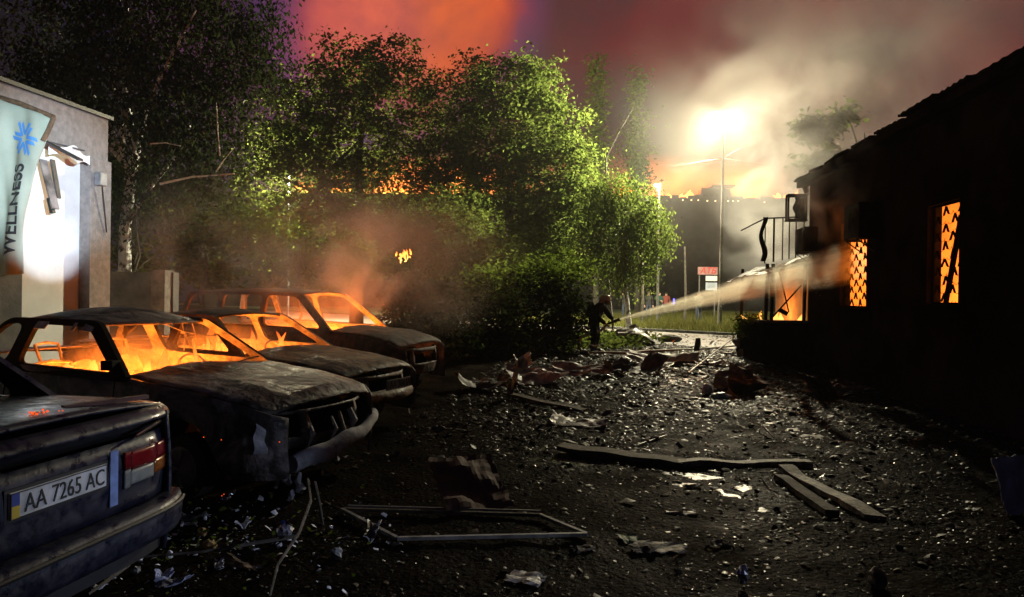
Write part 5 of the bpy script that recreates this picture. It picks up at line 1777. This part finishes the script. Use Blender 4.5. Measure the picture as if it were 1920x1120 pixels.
tag(numpy_mesh("water_droplets", v, fc, wm), "fine streaks of water drops in the hose jet", "water", kind="stuff")

# ------------------------------------------------------------------ debris
rgd = np.random.default_rng(55)


def chips(name, n, region, smin, smax, material, seed, label, flat=.45, zoff=.0):
    rg = np.random.default_rng(seed)
    x, y = region(rg, n)
    z = np.array([lane_z(a, b_) if -3.4 < a < 6.4 and 1 < b_ < 31 else .0 for a, b_ in zip(x, y)])
    s = smin * (smax / smin) ** (rg.uniform(0, 1, n) ** 2) * np.clip(y / 7.0, .45, 1.6)
    c = np.stack([x, y, z + s * .12 + zoff], 1)
    a = rg.uniform(0, 2 * np.pi, n)
    e = np.stack([np.cos(a), np.sin(a), rg.normal(0, flat, n)], 1)
    f_ = np.stack([-np.sin(a), np.cos(a), rg.normal(0, flat, n)], 1) * rg.uniform(.35, 1, n)[:, None]
    up = np.cross(e, f_); up /= np.linalg.norm(up, axis=1)[:, None] + 1e-9
    S = s[:, None]
    v = np.stack([c - e * S * .6 - f_ * S * .4, c + e * S * .6 - f_ * S * rg.uniform(.2, .6, (n, 1)), c + e * S * rg.uniform(.1, .6, (n, 1)) + f_ * S * .55, c - e * S * .5 + f_ * S * .45,
                  c + up * S * rg.uniform(.08, .28, (n, 1)) + e * S * rg.uniform(-.2, .2, (n, 1))], 1).reshape(-1, 3)
    i0 = np.arange(n) * 5
    fc = np.concatenate([np.stack([i0 + a_, i0 + b_, i0 + 4], 1) for a_, b_ in ((0, 1), (1, 2), (2, 3), (3, 0))])
    o = numpy_mesh(name, v, fc, material)
    return tag(o, label, "debris", kind="stuff")


M["wet_chip"] = mat("wet_chip", (.003, .003, .0025), .38, col2=(.026, .020, .012), scale=25, spec=.22, rvar=.2)
M["mud_chip"] = mat("mud_chip", (.004, .0035, .0025), .5, col2=(.035, .026, .015), scale=25, rvar=.2, spec=.06)
M["glass_chip"] = mat("glass_chip", (.05, .05, .05), .16, spec=.6)


def lane_region(rg, n):
    y = 1.6 + 28 * rg.uniform(0, 1, n * 3) ** 1.7
    x = rg.uniform(-2.4, 5.2, n * 3)
    k = np.array([noise.noise(Vector((a * .55, b_ * .42, 2.2))) + .6 * noise.noise(Vector((a * 1.7, b_ * 1.3, 8.2))) for a, b_ in zip(x, y)])
    k = np.argsort(-(k + rg.normal(0, .8, n * 3)))[:n]
    return x[k], y[k]


chips("wet_debris", 60000, lane_region, .006, .045, "wet_chip", 101, "wet black debris strewn all over the lane", .24)
chips("mud_debris", 30000, lane_region, .010, .08, "mud_chip", 102, "brown muddy scraps scattered over the lane", .3)
chips("glass_shards", 2600, lane_region, .006, .022, "glass_chip", 103, "glittering broken glass over the lane", .5)


chips("rubble", 420, lane_region, .05, .16, "dark_sheet", 106, "dark chunks of rubble scattered over the lane", .35)


def litter_region(rg, n):
    c = gnd(330, 1040)
    return c.x + rg.normal(0, .55, n), c.y + rg.normal(.1, .42, n)


chips("paper_scraps", 420, litter_region, .015, .07, "paper", 104, "small white scraps in the litter behind the blue car", .4, .01)
chips("mud_debris", 2600, litter_region, .01, .05, "mud_chip", 105, "dark crumbs under the litter behind the blue car", .4)
n = 180
c_ = gnd(320, 1030)
pp = np.stack([c_.x + rg.normal(0, .6, n), c_.y + rg.normal(.1, .42, n), .05 + np.abs(rg.normal(0, .03, n))], 1)
tag(leaf_cloud("fallen_leaves", pp, .045, LEAF_DARK, None, 44, .1), "torn green leaves lying in the litter behind the blue car", "leaves", kind="stuff")


def crumpled(name, label, cat, px, py, w, h, m_, seed, rz=0.0, amp=.10, fold=.0, tilt=(0, 0), z0=.05, thick=.008, group=None, nu=16, nv=12, jag=.05, lift=0.0):
    p = gnd(px, py)
    rr_ = random.Random(seed)
    s0 = rr_.uniform(0, 50)
    b = MB()
    def fn(u, v):
        x = (u - .5) * w + jag * w * noise.noise(Vector((v * 5, s0, u * 2))) * abs(2 * u - 1)
        y = (v - .5) * h + jag * h * noise.noise(Vector((u * 5, s0 + 9, v * 2))) * abs(2 * v - 1)
        z = amp * noise.noise(Vector((u * 2.3, v * 2.1, s0))) + amp * .4 * noise.noise(Vector((u * 6, v * 5, s0 + 3)))
        z += fold * abs(u - .42) * 2 + lift * v
        return Vector((x, y, z))
    b.grid(fn, nu, nv)
    rot = Matrix.Rotation(tilt[0], 3, "X") @ Matrix.Rotation(tilt[1], 3, "Y")
    b.v = [tuple(rot @ Vector(q)) for q in b.v]
    zmin = min(q[2] for q in b.v)
    b.v = [(q[0], q[1], q[2] - zmin) for q in b.v]
    o = b.build(name, m_, solid=thick, loc=(p.x, p.y, z0 - .02))
    o.rotation_euler = (0, 0, rz + YAW)
    return tag(o, label, cat, group)


def lump(name, label, cat, px, py, r_, m_, seed, group=None, rough=.35, z0=.03, rz=0, n=(12, 9)):
    p = gnd(px, py)
    b = MB(); b.ball((0, 0, 0), r_, *n)
    b.v = [tuple(Vector(q) * (1 + rough * noise.noise(Vector(q) * 2.2 / max(r_) + Vector((seed, 0, 0))))) for q in b.v]
    zmin = min(q[2] for q in b.v)
    b.v = [(q[0], q[1], max(0, q[2] - zmin * .7)) for q in b.v]
    o = b.build(name, m_, loc=(p.x, p.y, z0)); o.rotation_euler = (0, 0, rz)
    return tag(o, label, cat, group)


def plank(name, label, cat, a, b_, w, h, m_, z=(.06, .06), seed=0, warp=.02, group=None):
    pa, pb = gnd(*a), gnd(*b_)
    pa.z, pb.z = z
    d = pb - pa
    L = d.length
    q = d.to_track_quat("X", "Z").to_matrix()
    b = MB()
    rr_ = random.Random(seed); s0 = rr_.uniform(0, 40)
    n = 18
    for i in range(n + 1):
        u = i / n
        j1, j2 = (1 + .25 * noise.noise(Vector((u * 7, s0, 0)))), (1 + .25 * noise.noise(Vector((u * 7, s0, 5))))
        zz_ = warp * noise.noise(Vector((u * 3, s0, 9)))
        e = .04 * L * noise.noise(Vector((s0, 3, i * 7))) if i in (0, n) else 0
        for (sy, sz, j) in ((-1, -1, j1), (1, -1, j2), (1, 1, j2), (-1, 1, j1)):
            b.v.append(tuple(q @ Vector((u * L + e * sy, sy * w / 2 * j, sz * h / 2 + zz_))))
    for i in range(n):
        for k in range(4):
            b.f.append((i * 4 + k, i * 4 + (k + 1) % 4, i * 4 + 4 + (k + 1) % 4, i * 4 + 4 + k)); b.m.append(0)
    b.f += [(3, 2, 1, 0), (n * 4, n * 4 + 1, n * 4 + 2, n * 4 + 3)]; b.m += [0, 0]
    o = b.build(name, m_, loc=pa)
    return tag(o, label, cat, group)


# metal sheets in the lane
crumpled("bent_sheet", "wide bent metal sheet, nearest of the sheets before the firefighter", "metal sheet", 1005, 722, 1.05, .75, "sheet_metal", 1, .1, .16, .10, (.15, .05), group="bent sheets in the lane")
crumpled("bent_sheet", "small upturned corner of sheet behind the wide bent sheet", "metal sheet", 975, 694, .35, .3, "sheet_metal", 2, .4, .1, .2, (.9, 0), group="bent sheets in the lane")
crumpled("bent_sheet", "long low purple-grey sheet right of the wide bent sheet", "metal sheet", 1100, 706, 1.35, .55, "sheet_metal", 3, -.1, .12, .05, (.25, 0), group="bent sheets in the lane")
crumpled("bent_sheet", "folded sheet with a dark triangular mouth in mid lane", "metal sheet", 1150, 708, .55, .45, "dark_sheet", 4, .5, .10, .25, (.3, .2), group="bent sheets in the lane")
crumpled("bent_sheet", "large curved panel lying across mid lane under the hose", "metal sheet", 1240, 686, 1.7, .7, "sheet_metal", 5, -.12, .16, .10, (.22, .05), group="bent sheets in the lane")
crumpled("bent_sheet", "black slanted panel leaning on the large curved panel", "metal sheet", 1215, 702, .9, .5, "dark_sheet", 6, .7, .10, .1, (.15, -.3), group="bent sheets in the lane")
crumpled("bent_sheet", "pale lit scrap of sheet beside the large curved panel", "metal sheet", 1277, 686, .5, .32, "pale_wood", 7, .1, .08, .1, (.1, .1), group="bent sheets in the lane")
crumpled("bent_sheet", "humped tarpaulin-like sheet just right of the firefighter", "metal sheet", 1195, 648, 1.3, .9, "sheet_metal", 8, -.1, .22, -.35, (.2, .15), group="bent sheets in the lane")
crumpled("bent_sheet", "small pale plate on the road behind the humped sheet", "metal sheet", 1205, 632, .9, .4, "sheet_metal", 9, .1, .05, 0, group="bent sheets in the lane")
crumpled("bent_sheet", "jagged dark sheet left of the wide bent sheet by the hedge", "metal sheet", 905, 735, .9, .6, "dark_sheet", 21, .2, .14, .15, (.1, .1), group="bent sheets in the lane")
crumpled("bent_sheet", "flat grey panel between the short plank and the long board", "metal sheet", 1085, 800, .7, .45, "sheet_metal", 22, -.3, .05, .04, (.05, .05), group="bent sheets in the lane")
crumpled("bent_sheet", "curled sheet near the foot of the burning building's wall", "metal sheet", 1555, 742, 1.1, .6, "dark_sheet", 23, .3, .14, .2, (.1, .2), group="bent sheets in the lane")
crumpled("bent_sheet", "grey torn strip behind the short charred post", "metal sheet", 1330, 690, .8, .3, "sheet_metal", 24, .3, .08, .1, (.1, .1), group="bent sheets in the lane")
lump("rubble_block", "dark squarish block lying alone on the far road", "rubble", 1256, 643, (.42, .26, .16), "rubble", 3, rough=.2)
plank("standing_log", "short charred post standing askew beyond the curved panel", "log", (1305, 668), (1309, 666), .13, .16, "char_black", (.05, .42), 4, .01)
plank("long_board", "long grey board lying across the lane, dark gap under it", "board", (1050, 853), (1285, 880), .20, .045, "wood", (.09, .05), 6, .03)
plank("long_board", "second length of pale edged board continuing toward the building", "board", (1270, 880), (1520, 878), .10, .05, "pale_wood", (.055, .05), 7, .03)
plank("grey_plank", "short grey plank with a yellow torn end left of mid lane", "board", (948, 750), (1095, 776), .14, .035, "wood", (.10, .04), 8, .02)
crumpled("yellow_scrap", "torn yellow scrap at the end of the short grey plank", "scrap", 958, 752, .16, .14, "pale_wood", 12, .5, .1, .3)
plank("split_plank", "pale splintered plank lit at the lower right of the lane", "board", (1472, 892), (1640, 982), .13, .05, "pale_wood", (.07, .05), 9, .03)
plank("dark_plank", "dark plank along the lit splintered plank", "board", (1462, 905), (1560, 975), .10, .05, "wood", (.05, .05), 10, .02)
crumpled("rusty_sheet", "rusty red-brown panel with glowing embers at its edge", "panel", 880, 948, .52, .62, "rust_board", 13, .35, .05, 0, (.42, .05), jag=.08)
b = MB()
rr = random.Random(3)
for k in range(26):
    p = gnd(838 + 58 * rr.random(), 940 + 4 * rr.random()); b.ball((p.x, p.y, .065 + .015 * rr.random()), rr.uniform(.002, .004), 5, 4)
tag(b.build("embers", "ember"), "row of red embers on the edge of the rusty panel", "embers", kind="stuff")
b = MB()
for px, py in ((382, 820), (415, 825), (524, 829), (420, 927), (416, 930), (352, 925), (1262, 640)):
    p = at(px, py, 4.6) if py < 900 else gnd(px, py, .05)
    b.ball(p, .004, 5, 4)
tag(b.build("embers", "ember"), "few tiny red embers in the dark under the grey saloon", "embers", kind="stuff")
# window frame lying on the ground
wf = thing("window_frame", "thin pale window frame lying flat on the ground in the foreground", "frame")
cor = [gnd(640, 955, .06), gnd(745, 1010, .06), gnd(1100, 1002, .06), gnd(1012, 966, .06)]
for i in range(4):
    a, c = cor[i], cor[(i + 1) % 4]
    b = MB(); b.bar(a, c, .026, .022); b.build("frame_bar", "white_plastic" if i != 3 else "wood", wf)
b = MB(); b.bar(cor[0].lerp(cor[3], .02) + Vector((0, .05, .01)), cor[3] + Vector((0, .06, .01)), .014, .012); b.build("glazing_bead", "grey_plastic", wf)
# right side
lump("rubble_heap", "dark angular rubble hump right of the lane", "rubble", 1388, 738, (.36, .28, .22), "rubble", 12, rough=.9)
lump("plastic_bag", "pale cyan plastic bag beside the dark rubble hump", "bag", 1352, 752, (.17, .10, .06), "cyan_plastic", 5)
lump("plastic_bag", "small dark blue bundle left of the cyan bag", "bag", 1326, 742, (.09, .08, .09), "blue_cloth", 6)
crumpled("bluish_sheet", "bluish upright panel at the picture's right border", "panel", 1905, 968, .35, .42, "paper", 17, .3, .03, 0, (1.25, 0))
lump("pale_stone", "small pale stone at the bottom right of the lane", "stone", 1645, 1112, (.05, .05, .06), "pale_wood", 9)
for i, (px, py, w, h, m_, lab) in enumerate(((1235, 1038, .30, .16, "pale_wood", "flat pale scrap of board near the bottom of the lane"), (1205, 1042, .14, .12, "wood", "brown chip touching the flat pale scrap near the bottom"),
        (1092, 1040, .14, .10, "wood", "brown flat chip below the window frame's corner"), (1350, 1032, .12, .05, "pale_wood", "small lit sliver right of the flat pale scrap"),
        (1300, 920, .14, .05, "pale_wood", "small bright sliver under the long board"), (1390, 906, .10, .05, "pale_wood", "bright chip near the long board's right end"),
        (1498, 858, .14, .05, "pale_wood", "white chip just above the splintered plank"), (1276, 972, .20, .06, "sheet_metal", "thin curled strip in the brightest wet patch"),
        (985, 1098, .20, .16, "sheet_metal", "grey crumpled sheet at the bottom middle of the picture"), (1180, 1022, .12, .16, "green_leaf", "dark green chip left of the flat pale scrap"))):
    crumpled("board_scrap", lab, "scrap", px, py, w, h, m_, 30 + i, random.uniform(-.5, .5), .02, .0, group="scraps on the lane", nu=8, nv=6, jag=.25)
for i, (a, c, r_, lab) in enumerate((((1305, 672), (1240, 700), .012, "thin wire arching beside the large curved panel"), ((1415, 640), (1290, 705), .02, "thin rod leaning from the wall toward the lane"),
                                    ((1425, 640), (1370, 668), .03, "pale lath propped by the burning building's porch"), ((1405, 800), (1450, 830), .008, "curled wire left of the dark right side"),
                                    ((1425, 898), (1455, 925), .008, "curved bit of wire by the splintered plank"), ((760, 760), (768, 785), .008, "bent wire hanging under the tan car's nose"),
                                    ((1195, 845), (1250, 826), .008, "straight twig over the long board"))):
    pa, pb = gnd(*a), gnd(*c)
    pa.z = .75 if i in (1, 2) else .2 if i == 5 else .06; pb.z = .06
    m_ = (pa + pb) / 2 + Vector((0, 0, .06 if i in (0, 3, 4) else 0))
    b = MB(); b.tube([pa - pa, m_ - pa, pb - pa], r_, 6); tag(b.build("scrap_rod", "pale_wood" if i == 2 else "sheet_metal", loc=pa), lab, "rod")
# litter in front of the blue car
LIT = [("crumpled", "plastic_strip", "pale plastic strip with slots, behind the blue car's bumper corner", "plastic", 360, 985, .20, .07, "white_plastic"),
       ("crumpled", "plastic_strip", "thin white slat just under the slotted strip", "plastic", 352, 994, .12, .035, "white_plastic"),
       ("crumpled", "paper_scrap", "white triangular paper below the slotted strip", "paper", 457, 998, .09, .08, "paper"),
       ("lump", "foil_wrapper", "shiny wrapper with a blue spot", "wrapper", 533, 1020, .055, .045, "foil"),
       ("lump", "torn_foam", "yellow-brown torn foam lump, upper of two", "foam", 378, 1017, .035, .03, "yellow_leaf"),
       ("lump", "torn_foam", "yellow-brown torn foam lump, lower of two", "foam", 393, 1042, .045, .03, "yellow_leaf"),
       ("lump", "torn_foam", "bright yellow foam lump at the bottom left edge", "foam", 150, 1112, .05, .035, "yellow_leaf"),
       ("crumpled", "orange_scrap", "orange and white scrap near the green leaf", "scrap", 278, 1044, .10, .05, "yellow_leaf"),
       ("crumpled", "white_wedge", "white wedge touching the orange scrap", "scrap", 266, 1042, .07, .05, "paper"),
       ("crumpled", "green_leaf", "grey-green leaf amid the white pebbles", "leaf", 250, 1062, .11, .07, "green_leaf"),
       ("lump", "white_pebble", "white pebble left of the green leaf, largest of them", "pebble", 213, 1065, .03, .02, "white_plastic"),
       ("lump", "white_pebble", "round white pebble just touching the green leaf", "pebble", 228, 1068, .02, .018, "paper"),
       ("lump", "white_pebble", "long white pebble below the round pebble", "pebble", 205, 1085, .045, .018, "paper"),
       ("lump", "white_pebble", "white pebble below the green leaf", "pebble", 254, 1087, .028, .02, "white_plastic"),
       ("lump", "white_pebble", "small white pebble at the green leaf's right side", "pebble", 262, 1066, .018, .015, "paper"),
       ("lump", "white_pebble", "white pebble standing alone right of the green leaf", "pebble", 318, 1060, .02, .025, "paper"),
       ("crumpled", "blue_rag", "pale blue rag at the bottom left of the picture", "rag", 325, 1108, .16, .07, "blue_cloth"),
       ("crumpled", "blue_rag", "round knot of pale blue rag above the longer rag", "rag", 305, 1096, .09, .08, "blue_cloth"),
       ("crumpled", "brown_panel", "curved brown plastic trough in the litter", "panel", 450, 1072, .26, .07, "brown_scrap"),
       ("crumpled", "white_shred", "white shred hanging off the brown trough's end", "scrap", 410, 1075, .05, .09, "paper"),
       ("crumpled", "grey_flap", "grey strip of cloth lying below the pale frame's corner", "cloth", 700, 1020, .09, .16, "grey_plastic"),
       ("lump", "cream_lump", "cream and white lump right of the shiny wrapper", "scrap", 630, 1060, .04, .035, "white_plastic"),
       ("crumpled", "small_slat", "small pale slat below the window frame's near corner", "scrap", 735, 1032, .09, .035, "white_plastic"),
       ("lump", "foil_ball", "tiny foil ball left of the pale window frame", "scrap", 620, 1003, .016, .014, "foil"),
       ("crumpled", "dark_flap", "dark greyish flap in the litter by the bumper", "scrap", 265, 1000, .14, .05, "grey_plastic"),
       ("lump", "pale_bottle_cap", "small pale round cap at the slotted strip's end", "cap", 384, 986, .015, .018, "paper"),
       ("crumpled", "tin_lid", "silvery bent lid by the burnt grey saloon's wheel", "lid", 425, 945, .07, .05, "foil"),
       ("crumpled", "tin_lid", "smaller silvery lid right behind the bent lid", "lid", 435, 936, .05, .04, "foil"),
       ("crumpled", "ash_flake", "white ash flake on the ground below the hanging bumper", "ash", 588, 880, .10, .07, "ash_and_lit_white"),
       ("crumpled", "ash_flake", "larger white ash flake right of the hanging bumper's foot", "ash", 640, 870, .12, .08, "ash_and_lit_white"),
       ("crumpled", "ash_flake", "grey ash flake between the two lit ones", "ash", 610, 900, .08, .08, "ash"),
       ("crumpled", "paper_corner", "white paper corner at the bottom left edge", "paper", 185, 1116, .07, .05, "paper"),
       ("lump", "clear_bottle", "crushed clear bottle at the bottom right of centre", "bottle", 1392, 1108, .03, .06, "foil")]
for i, (kind_, nm, lab, ct, px, py, w, h, m_) in enumerate(LIT):
    if kind_ == "crumpled":
        o = crumpled(nm, lab, ct, px, py, w, h, m_, 60 + i, random.uniform(-.6, .6), min(w, h) * .45, min(w, h) * .4, (random.uniform(-.2, .5), random.uniform(-.2, .2)), z0=.05, thick=.004, nu=8, nv=6, jag=.25)
    else:
        o = lump(nm, lab, ct, px, py, (w, w * .8, h), m_, 60 + i, rough=.5, z0=.04, n=(9, 7))
    o["group"] = "litter behind the blue car" if px < 700 else "litter in the foreground"
p = gnd(533, 1013)
b = MB(); b.box((p.x - .01, p.y, .115), (.022, .004, .024)); o = b.build("blue_mark", "blue_print")
for q in bpy.data.objects:
    if q.name.startswith("foil_wrapper"):
        o.parent = q; o.matrix_parent_inverse = Matrix.Translation(-q.location); break
# twisted branches in the litter
for i, pts in enumerate(([(577, 900), (582, 940), (560, 1000), (520, 1060), (505, 1120)], [(590, 905), (600, 950), (606, 985)], [(240, 1060), (200, 1090), (165, 1115)], [(560, 1005), (470, 1020), (380, 1035), (260, 1045)])):
    P_ = [gnd(x, y, .05 + (.22 * (1 - k / (len(pts) - 1)) if i < 2 else .02)) for k, (x, y) in enumerate(pts)]
    b = MB(); b.tube([q - P_[0] for q in P_], [.014 * (1 - .5 * k / (len(P_) - 1)) for k in range(len(P_))], 6)
    tag(b.build("broken_twig", "bark", loc=P_[0]), ["long broken branch trailing from the grey saloon's nose to the picture's bottom", "short twisted twig under the hanging bumper", "thin twig among the white pebbles", "straight dark twig across the litter"][i], "twig")
# rough stone pier and bush at the porch
st = thing("stone_pile", "low pile of rough stones at the foot of the burning building's porch", "stones")
rr = random.Random(19)
c0 = gnd(1415, 672)
for k in range(26):
    b = MB(); r_ = rr.uniform(.13, .24); b.ball((0, 0, 0), (r_, r_ * .8, r_ * .7), 8, 6)
    b.v = [tuple(Vector(q) * (1 + .4 * noise.noise(Vector(q) * 6 + Vector((k, 0, 0))))) for q in b.v]
    lv_ = k // 9
    b.build("stone", "rubble", st, loc=(c0.x + rr.uniform(-.35, .35) * (1 - .2 * lv_), c0.y + .1 + rr.uniform(0, 1.2), .12 + .26 * lv_))
shrub("bush", "small dark bush on top of the stone pile", [(1410, 608, 26, 20), (1395, 618, 14, 12), (1425, 612, 14, 14)], 17.4, LEAF_DARK, 90, 18, 95, size=.08, sigma=.09, base=Vector((c0.x, c0.y + .5, 0)))
# small blaze glimpsed through the foliage
q = at(757, 486, 22.8)
f = flames("small_blaze", flame_mat("flame_small", 5, q.z - .1, q.z + .55), [(q.x + random.gauss(0, .15), q.y + random.uniform(-.1, .1), q.z + random.gauss(.05, .09), random.uniform(.03, .07), random.uniform(.06, .22)) for _ in range(26)], None, 12)
tag(f, "small bright blaze burning among the leaves behind the cars", "fire", kind="stuff")
lamp("POINT", "blaze_light", q + Vector((0, -.3, .35)), 60, FIRE, .12)


# ------------------------------------------------------------------ smoke and haze
def smoke(name, lo, hi, m_, label):
    lo, hi = Vector(lo), Vector(hi)
    b = MB(); b.box((0, 0, 0), tuple(hi - lo))
    o = b.build(name, m_, loc=(lo + hi) / 2)
    return tag(o, label, "smoke", kind="stuff")


smoke("smoke", (-7.4, 5.6, .45), (-.8, 14.0, 3.7), volume_mat("smoke_cars", .30, (.90, .78, .72), .2, 1.0, .44, .74), "smoke lit orange drifting over the burnt cars")
smoke("smoke", (3.0, 20.4, .6), (8.4, 26.0, 9.4), volume_mat("smoke_porch", .5, (.97, .965, .96), .4, .7, .44, .72), "pale smoke billowing beside the porch of the burning building")
smoke("smoke", (-1.0, 16.5, 3.0), (15.0, 33.0, 14.5), volume_mat("smoke_roof", .045, (.95, .92, .85), .3, .28, .36, .74), "wide yellowish smoke cloud above the burning building")
smoke("smoke", (3.4, 11.0, 2.2), (5.9, 19.5, 7.6), volume_mat("smoke_wall", 1.2, (.75, .72, .68), .1, 1.1, .47, .74), "dark smoke climbing the burning building's wall")

smoke("smoke", (-6, 24, .4), (28, 62, 15.5), volume_mat("smoke_lamp", .0085, (.86, .84, .80), .3, .10, .25, .75), "bright smoky air round the street lamp")
p0_, p1_ = cw(-28, 66), cw(34, 74)
smoke("smoke", (-38, 64, FBH - 1.5), (26, 80, 16.8), volume_mat("smoke_fire", .30, (.8, .75, .7), .1, .16, .35, .7), "orange lit smoke rising off the long burning roof")
q = c3 + Matrix.Rotation(R(yaw3), 3, "Z") @ Vector((.7, .4, 2.1))
smoke("smoke", q - Vector((1.1, 1.1, 1.3)), q + Vector((1.1, 1.1, 1.3)), volume_mat("smoke_wisp", 1.3, (.9, .8, .74), .2, 1.3, .42, .72), "wisps of orange smoke rising from the tall burnt estate")
hzb = MB(); hzb.box((6, 70, 8.2), (150, 180, 18.6))
hm = bpy.data.materials.new("haze_air"); hm.use_nodes = True
t_ = hm.node_tree; t_.nodes.clear()
o_ = t_.nodes.new("ShaderNodeOutputMaterial"); pv = t_.nodes.new("ShaderNodeVolumePrincipled")
pv.inputs["Color"].default_value = (.86, .84, .80, 1); pv.inputs["Density"].default_value = .0004; pv.inputs["Anisotropy"].default_value = .3
t_.links.new(pv.outputs[0], o_.inputs["Volume"])
tag(hzb.build("haze", hm), "thin smoky haze hanging over the whole lane", "haze", kind="stuff")
